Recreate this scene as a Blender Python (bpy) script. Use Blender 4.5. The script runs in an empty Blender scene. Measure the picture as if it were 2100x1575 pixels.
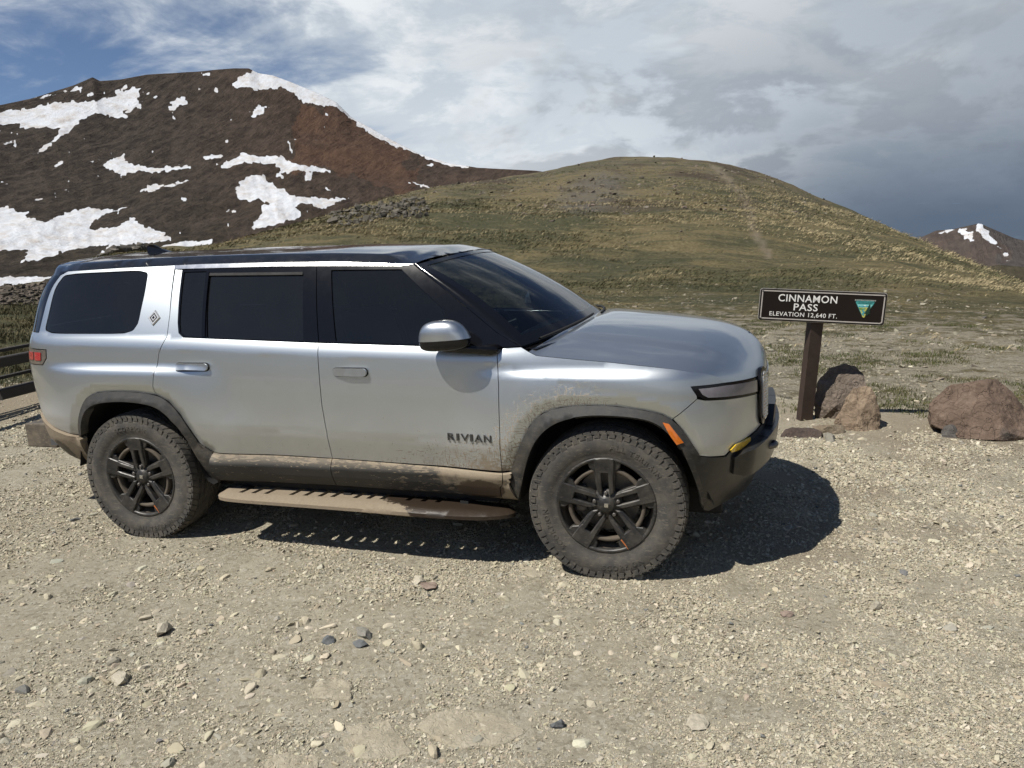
import bpy, bmesh, math, random
import numpy as np
from mathutils import Vector, Matrix
from mathutils.geometry import delaunay_2d_cdt

random.seed(7)
RNG = np.random.default_rng(11)
scene = bpy.context.scene
COL = scene.collection

# ------------------------------------------------------------------ camera
CAM = (0.7257, -4.8528, 1.8978)
YAW, PITCH, ROLL = -0.3035, 0.197, -0.0459
cd = bpy.data.cameras.new("camera")
cam = bpy.data.objects.new("camera", cd)
COL.objects.link(cam)
fw = Vector((math.sin(YAW) * math.cos(PITCH), math.cos(YAW) * math.cos(PITCH), -math.sin(PITCH)))
rt = Vector((math.cos(YAW), -math.sin(YAW), 0))
up = rt.cross(fw)
rt2 = rt * math.cos(ROLL) + up * math.sin(ROLL)
up2 = up * math.cos(ROLL) - rt * math.sin(ROLL)
M = Matrix((rt2, up2, -fw)).transposed().to_4x4()
M.translation = Vector(CAM)
cam.matrix_world = M
cd.sensor_width = 36.0
cd.lens = 1577.06 / 2100 * 36.0
cd.clip_start = 0.05
cd.clip_end = 20000
scene.camera = cam

# ------------------------------------------------------------------ node helpers
class NT:
    def __init__(s, tree):
        s.t = tree; s.n = tree.nodes; s.l = tree.links
    def add(s, typ, ins=None, **props):
        nd = s.n.new(typ)
        for k, v in props.items():
            setattr(nd, k, v)
        for k, v in (ins or {}).items():
            s.set(nd.inputs[k], v)
        return nd
    def set(s, sock, v):
        if isinstance(v, bpy.types.NodeSocket):
            s.l.new(v, sock)
        elif isinstance(v, bpy.types.Node):
            s.l.new(v.outputs[0], sock)
        else:
            if isinstance(v, (tuple, list)) and len(v) == 3 and sock.type == 'RGBA':
                v = (*v, 1)
            sock.default_value = v
    def m(s, op, a, b=None, c=None, clamp=False):
        nd = s.n.new('ShaderNodeMath'); nd.operation = op; nd.use_clamp = clamp
        for i, v in enumerate((a, b, c)):
            if v is not None:
                s.set(nd.inputs[i], v)
        return nd.outputs[0]
    def vm(s, op, a, b=None, out=0):
        nd = s.n.new('ShaderNodeVectorMath'); nd.operation = op
        s.set(nd.inputs[0], a)
        if b is not None:
            s.set(nd.inputs[1], b)
        return nd.outputs[out]
    def noise(s, vec, scale, detail=4, rough=.55, dist=0., w=None):
        nd = s.add('ShaderNodeTexNoise', {'Scale': scale, 'Detail': detail, 'Roughness': rough, 'Distortion': dist})
        if vec is not None:
            s.set(nd.inputs['Vector'], vec)
        return nd.outputs['Fac']
    def voro(s, vec, scale, out='Distance', feature='F1', rnd=1.):
        nd = s.add('ShaderNodeTexVoronoi', {'Scale': scale, 'Randomness': rnd}, feature=feature)
        if vec is not None:
            s.set(nd.inputs['Vector'], vec)
        return nd.outputs[out]
    def mapr(s, v, a, b, c=0., d=1., smooth=True):
        nd = s.add('ShaderNodeMapRange', {0: v, 1: a, 2: b, 3: c, 4: d})
        if smooth:
            nd.interpolation_type = 'SMOOTHSTEP'
        return nd.outputs[0]
    def mix(s, f, a, b):
        nd = s.n.new('ShaderNodeMix'); nd.data_type = 'RGBA'
        s.set(nd.inputs[0], f); s.set(nd.inputs[6], a); s.set(nd.inputs[7], b)
        return nd.outputs[2]
    def ramp(s, f, stops):
        nd = s.n.new('ShaderNodeValToRGB'); e = nd.color_ramp.elements
        while len(e) < len(stops):
            e.new(.5)
        for q, (p, c) in zip(e, stops):
            q.position = p; q.color = (*c, 1)
        s.set(nd.inputs[0], f)
        return nd.outputs[0]
    def xyz(s, vec):
        nd = s.n.new('ShaderNodeSeparateXYZ'); s.set(nd.inputs[0], vec); return nd.outputs
    def scale3(s, vec, v, rot=(0, 0, 0)):
        nd = s.add('ShaderNodeMapping', {'Vector': vec, 'Scale': v, 'Rotation': rot}); return nd.outputs[0]
    def bump(s, h, strength=.5, dist=.01, nrm=None):
        nd = s.add('ShaderNodeBump', {'Height': h, 'Strength': strength, 'Distance': dist})
        if nrm is not None:
            s.set(nd.inputs['Normal'], nrm)
        return nd.outputs[0]
    def attr(s, name, out='Fac'):
        nd = s.n.new('ShaderNodeAttribute'); nd.attribute_name = name; return nd.outputs[out]

def new_mat(name):
    m = bpy.data.materials.new(name); m.use_nodes = True
    t = NT(m.node_tree)
    b = m.node_tree.nodes['Principled BSDF']
    tc = t.add('ShaderNodeTexCoord')
    return m, t, b, tc.outputs['Object']

# ------------------------------------------------------------------ world, sun, exposure
SUNV = Vector((0.46, 0.48, -1.0)).normalized()
world = bpy.data.worlds.new("World"); scene.world = world; world.use_nodes = True
wt = NT(world.node_tree)
bg = world.node_tree.nodes['Background']
gen = wt.add('ShaderNodeTexCoord').outputs['Generated']
sky = wt.add('ShaderNodeTexSky', sky_type='NISHITA', sun_disc=False, sun_elevation=math.radians(56.4),
             sun_rotation=math.radians(223.8), altitude=3800, air_density=1.0, dust_density=0.6, ozone_density=1.0)
gx, gy, gz = wt.xyz(gen)
zc = wt.m('MAXIMUM', wt.m('ADD', gz, .07), .02)
skyv = wt.add('ShaderNodeCombineXYZ', {0: gx, 1: gy, 2: zc}).outputs[0]
wt.set(sky.inputs['Vector'], wt.vm('NORMALIZE', skyv))
den = wt.m('ADD', zc, .12)
cp = wt.add('ShaderNodeCombineXYZ', {0: wt.m('DIVIDE', gx, den), 1: wt.m('DIVIDE', gy, den), 2: 3.1}).outputs[0]
dv = wt.scale3(gen, (1., 1., 2.3))
sright = wt.m('ADD', wt.m('MULTIPLY', gx, .954), wt.m('MULTIPLY', gy, .299))     # where the storm stands
wisp = wt.noise(wt.scale3(cp, (.5, 1.15, 1.), (0, 0, .55)), 1.5, 5, .58, .6)
puff = wt.noise(dv, 6.5, 6, .62, .3)
lump = wt.noise(dv, 3.6, 5, .58, .3)
cov = wt.m('ADD', wt.m('ADD', wt.m('MULTIPLY', wisp, .62), wt.m('MULTIPLY', puff, .42)), wt.mapr(sright, -.50, .0, -.095, .20))
cov = wt.m('ADD', cov, wt.mapr(gz, .23, .46, 0, -.34))          # the bank opens overhead, where the sun shines through
mask = wt.mapr(cov, .40, .63)
# cloud tone: a pale veil, brighter puffs, slate undersides, a dark storm low on the right
cl = wt.mix(wt.mapr(puff, .42, .62), (.45, .50, .55), (.68, .71, .73))
cl = wt.mix(wt.mapr(sright, .12, .62, 0, .62), cl, (.215, .245, .285))
under = wt.m('MULTIPLY', wt.mapr(wt.m('ADD', wt.m('MULTIPLY', puff, .6), wt.m('MULTIPLY', lump, .6)), .565, .65), wt.m('MULTIPLY', wt.mapr(sright, -.22, .10), wt.mapr(gz, .27, .14, .30, 1.)))
cl = wt.mix(wt.m('MULTIPLY', under, .60), cl, (.20, .225, .262))
rim = wt.m('MULTIPLY', wt.m('MULTIPLY', wt.mapr(gz, .20, .02), wt.mapr(sright, .42, .05)), wt.mapr(puff, .50, .40))
cl = wt.mix(wt.m('MULTIPLY', rim, .6), cl, (.76, .78, .79))
storm = wt.m('MULTIPLY', wt.mapr(sright, .08, .46), wt.mapr(wt.m('ADD', gz, wt.m('MULTIPLY', lump, .12)), .23, .03))
cl = wt.mix(wt.m('MULTIPLY', storm, .94), cl, (.060, .085, .130))
SKYK = 0.08
skyc = wt.vm('SCALE', sky.outputs[0]); world.node_tree.nodes[-1].inputs['Scale'].default_value = SKYK
fin = wt.mix(wt.m('MULTIPLY', mask, .96), skyc, cl)
wt.set(bg.inputs['Color'], fin)
bg.inputs['Strength'].default_value = 1.0
world.cycles.sampling_method = 'MANUAL'
world.cycles.sample_map_resolution = 256

sl = bpy.data.lights.new("sun", 'SUN'); sl.energy = 5.0; sl.angle = math.radians(.53); sl.color = (1, .955, .88)
sun = bpy.data.objects.new("sun", sl); COL.objects.link(sun)
sun.rotation_euler = SUNV.to_track_quat('-Z', 'Y').to_euler()
sun.location = (-20, -25, 50)
scene.view_settings.view_transform = 'Standard'
scene.view_settings.look = 'None'
scene.view_settings.exposure = 0.35
scene.view_settings.gamma = 1.0
scene.view_settings.use_curve_mapping = False
scene.cycles.max_bounces = 6
scene.cycles.use_adaptive_sampling = True
scene.cycles.adaptive_threshold = 0.02
scene.cycles.transparent_max_bounces = 12

# ------------------------------------------------------------------ mesh helpers
def mk(name, V, F, mat=None, parent=None, smooth=False, normals=None, loc=None):
    me = bpy.data.meshes.new(name)
    if isinstance(F, np.ndarray):
        V = np.asarray(V, np.float32); n, k = F.shape
        me.vertices.add(len(V)); me.vertices.foreach_set('co', V.ravel())
        me.loops.add(n * k); me.loops.foreach_set('vertex_index', F.astype(np.int32).ravel())
        me.polygons.add(n); me.polygons.foreach_set('loop_start', np.arange(0, n * k, k, dtype=np.int32))
        me.update(calc_edges=True)
    else:
        me.from_pydata([tuple(map(float, v)) for v in V], [], [tuple(int(i) for i in f) for f in F])
    me.validate(clean_customdata=False)
    me.polygons.foreach_set('use_smooth', np.full(len(me.polygons), bool(smooth)))
    if normals is not None:
        me.normals_split_custom_set_from_vertices([tuple(map(float, n)) for n in normals])
    o = bpy.data.objects.new(name, me)
    COL.objects.link(o)
    if mat is not None:
        me.materials.append(mat)
    if parent is not None:
        o.parent = parent
    if loc is not None:
        o.location = loc
    return o

def from_bm(name, bm, mat=None, parent=None, smooth=False, loc=None):
    me = bpy.data.meshes.new(name)
    bmesh.ops.recalc_face_normals(bm, faces=bm.faces)
    bm.to_mesh(me); bm.free()
    if smooth:
        me.polygons.foreach_set('use_smooth', np.ones(len(me.polygons), bool))
    o = bpy.data.objects.new(name, me); COL.objects.link(o)
    if mat is not None:
        me.materials.append(mat)
    if parent is not None:
        o.parent = parent
    if loc is not None:
        o.location = loc
    return o

def tag(o, label=None, cat=None, group=None, kind=None):
    if label: o['label'] = label
    if cat: o['category'] = cat
    if group: o['group'] = group
    if kind: o['kind'] = kind
    return o

def empty(name, loc=(0, 0, 0), rot=(0, 0, 0)):
    o = bpy.data.objects.new(name, None); o.location = loc; o.rotation_euler = rot
    o.empty_display_size = .2
    COL.objects.link(o); return o

def bm_box(bm, x0, x1, y0, y1, z0, z1, bev=0.):
    r = bmesh.ops.create_cube(bm, size=1.)
    vs = r['verts']
    for v in vs:
        v.co = Vector((x0 + (v.co.x + .5) * (x1 - x0), y0 + (v.co.y + .5) * (y1 - y0), z0 + (v.co.z + .5) * (z1 - z0)))
    if bev > 0:
        es = list({e for v in vs for e in v.link_edges})
        bmesh.ops.bevel(bm, geom=es, offset=bev, segments=2, affect='EDGES', profile=.6)
    return vs

def box(name, b, mat, parent=None, bev=0., smooth=False, loc=None):
    bm = bmesh.new(); bm_box(bm, *b, bev=bev)
    return from_bm(name, bm, mat, parent, smooth, loc)

def inside(poly, x, y):
    poly = np.asarray(poly, float); c = np.zeros(np.shape(x), bool)
    j = len(poly) - 1
    for i in range(len(poly)):
        xi, yi = poly[i]; xj, yj = poly[j]
        if yi != yj:
            c ^= ((yi > y) != (yj > y)) & (x < (xj - xi) * (y - yi) / (yj - yi) + xi)
        j = i
    return c

def smooth01(a, b, x):
    t = np.clip((x - a) / (b - a), 0, 1); return t * t * (3 - 2 * t)

def hash2(ix, iy, seed=0):
    h = (ix.astype(np.int64) * 374761393 + iy.astype(np.int64) * 668265263 + seed * 974634777) & 0xffffffff
    h = ((h ^ (h >> 13)) * 1274126177) & 0xffffffff
    h = h ^ (h >> 16)
    return (h & 0xffff) / 65535.
def vnoise(x, y, seed=0):
    ix = np.floor(x).astype(np.int64); iy = np.floor(y).astype(np.int64)
    fx = x - ix; fy = y - iy; fx = fx * fx * (3 - 2 * fx); fy = fy * fy * (3 - 2 * fy)
    a = hash2(ix, iy, seed); b = hash2(ix + 1, iy, seed); c = hash2(ix, iy + 1, seed); d = hash2(ix + 1, iy + 1, seed)
    return (a * (1 - fx) + b * fx) * (1 - fy) + (c * (1 - fx) + d * fx) * fy - .5
def fbm(x, y, oct=5, seed=0, gain=.5):
    v = 0; a = 1.
    for k in range(oct):
        v = v + a * vnoise(x + 17.3 * k, y - 9.1 * k, seed + k); x = x * 2.03; y = y * 2.03; a *= gain
    return v
# ================================================================== TERRAIN
OX, OY, OZ = CAM
HILL=[(-0.8816,-0.0368),(-0.8405,-0.0351),(-0.8155,-0.0245),(-0.7849,-0.0128),(-0.7694,-0.0076),(-0.7515,-0.0058),(-0.6642,-0.0012),(-0.6247,0.0061),(-0.5899,0.0145),(-0.5426,0.026),(-0.4944,0.0371),(-0.4456,0.0471),(-0.3841,0.0566),(-0.3225,0.063),(-0.2731,0.0679),(-0.2423,0.0712),(-0.2117,0.0773),(-0.1813,0.0815),(-0.1393,0.0821),(-0.092,0.0792),(-0.0514,0.0721),(-0.0114,0.0609),(0.0334,0.0428),(0.0773,0.02),(0.1201,-0.0001),(0.1617,-0.0213),(0.192,-0.036),(0.2217,-0.053),(0.2505,-0.0669),(0.2877,-0.0856)]
MTN=[(-0.8536,0.153),(-0.8263,0.16),(-0.8073,0.1673),(-0.7832,0.1758),(-0.7632,0.1852),(-0.7565,0.1814),(-0.7344,0.1843),(-0.7091,0.1899),(-0.6861,0.1922),(-0.6575,0.1946),(-0.6362,0.1972),(-0.6147,0.1992),(-0.5985,0.1995),(-0.5881,0.1943),(-0.5719,0.1917),(-0.5504,0.1836),(-0.5232,0.1725),(-0.5013,0.1611),(-0.4854,0.144),(-0.463,0.131),(-0.4403,0.1172),(-0.4057,0.0987),(-0.3701,0.0856),(-0.3339,0.0789),(-0.2973,0.0755),(-0.2607,0.072),(-0.1999,0.0619)]
PEAK=[(0.1629,-0.0461),(0.1844,-0.0292),(0.2009,-0.0212),(0.2128,-0.0206),(0.2198,-0.0198),(0.2313,-0.0171),(0.2426,-0.015),(0.2567,-0.0223),(0.2751,-0.0318),(0.2841,-0.0347)]
RIDGE=[(0.2179,-0.0692),(0.2457,-0.0636),(0.2638,-0.0607),(0.2861,-0.0631)]
TRAIL=[(-0.0427,0.0647),(-0.0283,0.0506),(-0.014,0.0354),(-0.0024,0.0175),(0.0007,-0.003),(0.0096,-0.0238),(0.0241,-0.0466)]
SCREE=[(-0.2438,0.0294),(-0.2122,0.0578),(-0.1694,0.0703),(-0.1456,0.0602),(-0.1643,0.0257),(-0.2013,0.0094)]
REDPATCH=[(-0.5597,0.0885),(-0.5677,0.1226),(-0.5423,0.1504),(-0.497,0.1442),(-0.4633,0.1264),(-0.4235,0.1022),(-0.395,0.0777),(-0.4147,0.0548),(-0.4917,0.0693)]
SNOW=[[(-0.5903,0.1996),(-0.5714,0.1966),(-0.55,0.188),(-0.5229,0.1758),(-0.5009,0.1656),(-0.4838,0.1485),(-0.4626,0.135),(-0.44,0.1212),(-0.4054,0.1027),(-0.37,0.0886),(-0.3369,0.0802),(-0.3643,0.0813),(-0.3941,0.0907),(-0.4292,0.1064),(-0.4465,0.1145),(-0.4747,0.1312),(-0.4883,0.144),(-0.4962,0.1526),(-0.5159,0.1585),(-0.5413,0.1615),(-0.5515,0.1726),(-0.5593,0.1792),(-0.5789,0.1769),(-0.5902,0.1742),(-0.6007,0.179),(-0.6172,0.1766),(-0.622,0.182),(-0.6103,0.1897)],
 [(-0.8804,0.1437),(-0.8546,0.1457),(-0.8277,0.1506),(-0.7971,0.1587),(-0.799,0.1551),(-0.7666,0.1597),(-0.7468,0.1644),(-0.7207,0.1766),(-0.717,0.1746),(-0.7303,0.1597),(-0.7362,0.1518),(-0.7357,0.144),(-0.7518,0.1447),(-0.7635,0.1475),(-0.7736,0.1432),(-0.7859,0.1388),(-0.7841,0.1352),(-0.8178,0.1092),(-0.8349,0.1005),(-0.8095,0.1195),(-0.7986,0.1314),(-0.8215,0.1309),(-0.8419,0.1289),(-0.8345,0.134),(-0.8562,0.1348),(-0.8817,0.135)],
 [(-0.6909,0.1526),(-0.6845,0.1633),(-0.6763,0.1672),(-0.6702,0.162),(-0.683,0.1543),(-0.6888,0.1489)],
 [(-0.7256,0.1572),(-0.7125,0.1627),(-0.7186,0.1537),(-0.7248,0.152)],
 [(-0.7096,0.1654),(-0.6992,0.1683),(-0.7049,0.1629)],
 [(-0.7677,0.1688),(-0.7626,0.1716),(-0.7658,0.1659),(-0.7732,0.1636)],
 [(-0.8309,0.1589),(-0.7982,0.1677),(-0.7762,0.1761),(-0.7791,0.1719),(-0.7935,0.1679),(-0.8126,0.1621)],
 [(-0.6029,0.1478),(-0.5918,0.1588),(-0.5812,0.155),(-0.5902,0.1478),(-0.6015,0.1451)],
 [(-0.6498,0.1932),(-0.6365,0.1945),(-0.6422,0.1907),(-0.6497,0.19)],
 [(-0.6385,0.1774),(-0.6328,0.1802),(-0.6336,0.1732),(-0.64,0.1731)],
 [(-0.5198,0.1473),(-0.5109,0.15),(-0.5131,0.1455)],
 [(-0.7671,0.0913),(-0.7529,0.0992),(-0.7404,0.1082),(-0.7401,0.1029),(-0.7434,0.0965),(-0.7339,0.0922),(-0.7065,0.0882),(-0.6695,0.0921),(-0.6753,0.0878),(-0.7018,0.0843),(-0.7324,0.0847),(-0.7504,0.0806),(-0.7546,0.0859),(-0.764,0.0886)],
 [(-0.6457,0.0902),(-0.6257,0.0982),(-0.614,0.1053),(-0.5979,0.1006),(-0.5727,0.1002),(-0.5648,0.0943),(-0.5369,0.0869),(-0.5113,0.0804),(-0.5316,0.081),(-0.5544,0.0838),(-0.5662,0.0801),(-0.582,0.0919),(-0.6152,0.0941),(-0.6324,0.0872)],
 [(-0.6279,0.0533),(-0.6233,0.0701),(-0.6057,0.0793),(-0.5948,0.0768),(-0.5793,0.0633),(-0.5603,0.0523),(-0.5287,0.0495),(-0.4964,0.0478),(-0.5116,0.0437),(-0.5328,0.0368),(-0.541,0.043),(-0.5613,0.0425),(-0.554,0.0277),(-0.5659,0.0252),(-0.5894,0.0191),(-0.6154,0.0144),(-0.6115,0.0241),(-0.5991,0.0352),(-0.601,0.0439),(-0.5868,0.0446),(-0.6031,0.0508),(-0.6145,0.0489)],
 [(-0.5785,0.0821),(-0.5716,0.0831),(-0.5713,0.0745),(-0.577,0.0741)],
 [(-0.5511,0.0711),(-0.5432,0.0813),(-0.5376,0.0794),(-0.5413,0.0708)],
 [(-0.7311,0.0631),(-0.7242,0.0694),(-0.7036,0.0702),(-0.6796,0.0741),(-0.6852,0.0709),(-0.704,0.0669),(-0.7226,0.0618)],
 [(-0.6631,0.1014),(-0.6389,0.1023),(-0.6392,0.0995),(-0.6581,0.0986)],
 [(-0.903,0.0493),(-0.858,0.0484),(-0.8565,0.0432),(-0.8431,0.0429),(-0.8484,0.0378),(-0.831,0.0321),(-0.8114,0.0394),(-0.789,0.0467),(-0.7725,0.0436),(-0.7449,0.0455),(-0.7707,0.0381),(-0.7919,0.0254),(-0.785,0.0225),(-0.7602,0.0242),(-0.7413,0.0345),(-0.7373,0.0261),(-0.7153,0.0169),(-0.7059,0.0081),(-0.7325,0.0038),(-0.7477,0.0045),(-0.7638,-0.003),(-0.7843,-0.0084),(-0.7701,0.0056),(-0.7924,0.0039),(-0.8169,-0.0002),(-0.8365,-0.0071),(-0.8597,-0.0095),(-0.8465,0.004),(-0.8753,0.0054),(-0.9102,0.0021)],
 [(-0.7598,-0.0115),(-0.7332,-0.0018),(-0.6959,0.0037),(-0.6579,0.0059),(-0.6641,-0.0007),(-0.6969,-0.0047)],
 [(-0.9139,-0.0219),(-0.837,-0.0268),(-0.8253,-0.0265),(-0.8325,-0.0449),(-0.9163,-0.0381)],
 [(-0.8157,0.0914),(-0.8034,0.0965),(-0.8048,0.0934),(-0.8136,0.0904)],
 [(-0.8413,0.0557),(-0.8248,0.0595),(-0.8301,0.0544)],
 [(-0.8653,0.0738),(-0.8605,0.0762),(-0.8634,0.0712)],
 [(-0.4231,0.0658),(-0.3932,0.0587),(-0.3928,0.0557),(-0.4173,0.062)],
 [(-0.4005,0.085),(-0.3883,0.0863),(-0.3916,0.0823)],
 [(-0.6465,0.034),(-0.6291,0.0419),(-0.6323,0.0381)],
 [(-0.8592,0.1151),(-0.8459,0.1163),(-0.8507,0.1133)],
 [(-0.7799,0.0966),(-0.7724,0.0987),(-0.7762,0.095)],
 [(-0.8102,0.0645),(-0.8003,0.0685),(-0.8031,0.0649)],
 [(-0.6266,0.1396),(-0.6219,0.1429),(-0.6235,0.1385)],
 [(-0.8144,0.051),(-0.8084,0.054),(-0.8109,0.0499)],
 [(-0.7637,0.146),(-0.7495,0.1618),(-0.7358,0.174),(-0.7284,0.1784),(-0.7357,0.1673),(-0.7487,0.1499)],
 [(-0.7351,0.1492),(-0.7275,0.1624),(-0.7178,0.1756),(-0.7225,0.1625),(-0.73,0.1503)],
 [(-0.7791,0.1714),(-0.7748,0.1756),(-0.7735,0.1717),(-0.7786,0.1684)],
 [(-0.7116,0.1695),(-0.7062,0.1728),(-0.7089,0.1675)],
 [(-0.7265,0.1702),(-0.7197,0.1766),(-0.7224,0.1713)],
 [(-0.7434,0.1717),(-0.7373,0.177),(-0.74,0.1718)],
 [(-0.8746,0.0105),(-0.8573,0.0071),(-0.8204,0.008),(-0.8489,0.003),(-0.8755,0.0044)]]
PSNOW=[[(0.2379,-0.0122),(0.2461,-0.0125),(0.2501,-0.0247),(0.26,-0.0381),(0.2721,-0.0514),(0.2794,-0.062),(0.2724,-0.0567),(0.2579,-0.0406),(0.2445,-0.0297),(0.2393,-0.0206)],
 [(0.2222,-0.021),(0.2315,-0.0213),(0.2342,-0.0278),(0.2432,-0.0376),(0.2322,-0.0319)],
 [(0.2011,-0.0244),(0.2104,-0.0205),(0.2174,-0.0197),(0.2129,-0.0238),(0.2036,-0.0267)]]

def tab(T, az, lo=None, hi=None):
    T = np.array(T); return np.interp(az, T[:, 0], T[:, 1])

# azimuths: fine where the place is looked at, coarse behind
def azgrid(lo, hi, fine, coarse):
    a = np.arange(lo, hi, fine); b = np.arange(hi, lo + 2 * math.pi, coarse)
    return np.concatenate([a, b])

HA = [h[0] for h in HILL]; HT = [h[1] for h in HILL]
HD_A = [-.95, -.88, -.77, -.66, -.45, -.27, -.14, 0, .12, .22, .29, .45]
HD_D = [30, 31, 36, 46, 62, 82, 96, 94, 84, 72, 62, 55]
def hill_crest(az):
    a = (az + math.pi) % (2 * math.pi) - math.pi
    te = np.interp(a, [-2.2, -1.3, -.95] + HA + [.40, .6, 1.0, 2.2], [-.02, -.035, -.037] + HT + [-.115, -.11, -.06, -.02])
    D = np.interp(a, [-2.2, -1.3] + HD_A + [.8, 2.2], [45, 34] + HD_D + [50, 45])
    return te, D
def ground_z(az, r):
    te, D = hill_crest(az)
    r0 = 11.5
    zD = OZ + te * D
    t = np.clip((r - r0) / (D - r0), 0, 1); L = D - r0
    h = zD * (3 * t**2 - 2 * t**3) + te * L * (t**3 - t**2)
    d = np.clip(r - D, 0, None)
    h2 = zD + te * d - np.minimum(d, 45)**2 / 90. - np.clip(d - 45, 0, None) * .9
    return np.where(r <= D, h, h2)
def relief(x, y, r):
    near = .055 * fbm(x * .55, y * .55, 4, 3) + .022 * fbm(x * 3.1, y * 3.1, 4, 5) * np.clip(3 / (r + .1), .0, 1.)
    far = smooth01(10, 26, r) * (.55 * fbm(x * .09, y * .09, 4, 9) + .16 * fbm(x * .6, y * .6, 3, 21))
    wheel = np.minimum(np.hypot(x - 0, y + .85), np.hypot(x + 3.076, y + .85)); k = smooth01(.1, .7, wheel)
    return (near * .6) * (.25 + .75 * k) + far
def ground_at(x, y):
    x = np.asarray(x, float); y = np.asarray(y, float)
    az = np.arctan2(x - OX, y - OY); r = np.hypot(x - OX, y - OY)
    return ground_z(az, r) + relief(x, y, r)

def polar_mesh(name, az, rr, zfun, mat, closed=True):
    A, R = np.meshgrid(az, rr, indexing='ij')
    X = OX + np.sin(A) * R; Y = OY + np.cos(A) * R; Z = zfun(A, R, X, Y)
    na, nr = A.shape
    V = np.stack([X, Y, Z], -1).reshape(-1, 3)
    i = np.arange(na if closed else na - 1); j = np.arange(nr - 1)
    I, J = np.meshgrid(i, j, indexing='ij'); I2 = (I + 1) % na
    F = np.stack([I * nr + J, I * nr + J + 1, I2 * nr + J + 1, I2 * nr + J], -1).reshape(-1, 4)
    return mk(name, V, F, mat, smooth=True), A, R, X, Y, Z
def set_attr(o, name, val):
    a = o.data.attributes.new(name, 'FLOAT', 'POINT'); a.data.foreach_set('value', np.asarray(val, np.float32).ravel())

# ---- ground material: pale gravel near, stony turf, golden hill grass further
def ground_material():
    m, t, b, oc = new_mat("gravel_and_alpine_turf")
    hillg = t.attr('turf'); trail = t.attr('trail'); scree = t.attr('scree'); damp = t.attr('dirt')
    # gravel
    big = t.noise(oc, .55, 3, .6); mid = t.noise(oc, 5., 4, .65); fine = t.noise(oc, 70., 3, .7)
    v1 = t.voro(oc, 55., 'Color'); v2 = t.voro(t.vm('ADD', oc, t.vm('SCALE', t.add('ShaderNodeTexNoise', {'Vector': oc, 'Scale': 30.}).outputs['Color'])), 38., 'Distance')
    g1 = t.ramp(t.m('ADD', t.m('MULTIPLY', mid, .6), t.m('MULTIPLY', fine, .4)), [(.25, (.28, .247, .178)), (.5, (.405, .366, .275)), (.75, (.53, .487, .38))])
    vb = t.m('MULTIPLY', t.xyz(v1)[0], 1.)
    g1 = t.mix(t.m('MULTIPLY', t.mapr(vb, .72, .95), .7), g1, (.50, .465, .38))
    g1 = t.mix(t.m('MULTIPLY', t.mapr(vb, .22, .05), .55), g1, (.19, .165, .12))
    g1 = t.mix(t.m('MULTIPLY', t.mapr(big, .42, .72), .40), g1, (.39, .335, .24))
    g1 = t.mix(t.m('MULTIPLY', damp, .9), g1, (.29, .245, .175))
    # turf
    tn = t.noise(t.scale3(oc, (.35, .9, .5)), 1.1, 5, .66, .4); tm = t.noise(oc, 7., 4, .7); tl = t.noise(oc, .09, 3, .55, .5)
    straw = t.ramp(tm, [(.28, (.10, .080, .040)), (.5, (.20, .162, .080)), (.74, (.32, .268, .15))])
    green = t.ramp(tm, [(.28, (.044, .046, .023)), (.52, (.086, .086, .043)), (.78, (.150, .142, .078))])
    tcol = t.mix(t.mapr(t.m('ADD', t.m('MULTIPLY', tn, .6), t.m('MULTIPLY', tl, .55)), .47, .66), straw, green)
    sn = t.noise(oc, 2.2, 5, .75)
    stones = t.ramp(t.noise(oc, 9., 4, .8), [(.3, (.065, .053, .040)), (.55, (.13, .108, .080)), (.8, (.23, .20, .155))])
    tcol = t.vm('SCALE', tcol); t.n[-1].inputs['Scale'].default_value = .80
    tcol = t.mix(t.mapr(t.m('ADD', sn, t.m('MULTIPLY', t.attr('rocky'), .20)), .56, .72), tcol, t.mix(t.attr('soil'), stones, t.mix(.35, g1, stones)))
    tcol = t.mix(t.m('MULTIPLY', t.mapr(t.noise(oc, .16, 5, .65, .6), .50, .62), t.m('MULTIPLY', t.attr('upper'), .75)), tcol, t.mix(tm, (.030, .022, .016), (.085, .062, .046)))
    tcol = t.mix(t.m('MULTIPLY', scree, t.mapr(sn, .35, .6, .35, 1.)), tcol, t.mix(tm, (.070, .066, .058), (.17, .158, .138)))
    tcol = t.mix(trail, tcol, t.mix(tm, (.17, .135, .10), (.28, .235, .175)))
    edge = t.mapr(t.m('ADD', hillg, t.m('MULTIPLY', t.m('SUBTRACT', t.noise(oc, 1.6, 4, .7), .5), .9)), .38, .62)
    t.set(b.inputs['Base Color'], t.mix(edge, g1, tcol))
    b.inputs['Roughness'].default_value = .95
    b.inputs['Specular IOR Level'].default_value = .2
    h = t.m('ADD', t.m('MULTIPLY', t.mapr(v2, .0, .7, 1, 0, False), .5), t.m('ADD', t.m('MULTIPLY', fine, .6), t.m('MULTIPLY', mid, .9)))
    nb = t.bump(h, .75, .02)
    nb = t.bump(t.m('MULTIPLY', edge, t.m('ADD', tm, tn)), .9, .16, nb)
    t.set(b.inputs['Normal'], nb)
    return m
az = azgrid(-1.45, .85, .0066, .06)
rr = np.concatenate([np.array([.02, .15, .3, .5]), .7 * np.exp(np.arange(0, math.log(14 / .7), .0125)), 14 * np.exp(np.arange(0.004, math.log(240 / 14), .0135))])
ground, GA, GR, GX, GY, GZ = polar_mesh('ground', az, rr, lambda A, R, X, Y: ground_z(A, R) + relief(X, Y, R), ground_material())
tag(ground, kind='structure')
Aw = (GA + math.pi) % (2 * math.pi) - math.pi
TE = (GZ - OZ) / GR
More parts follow.
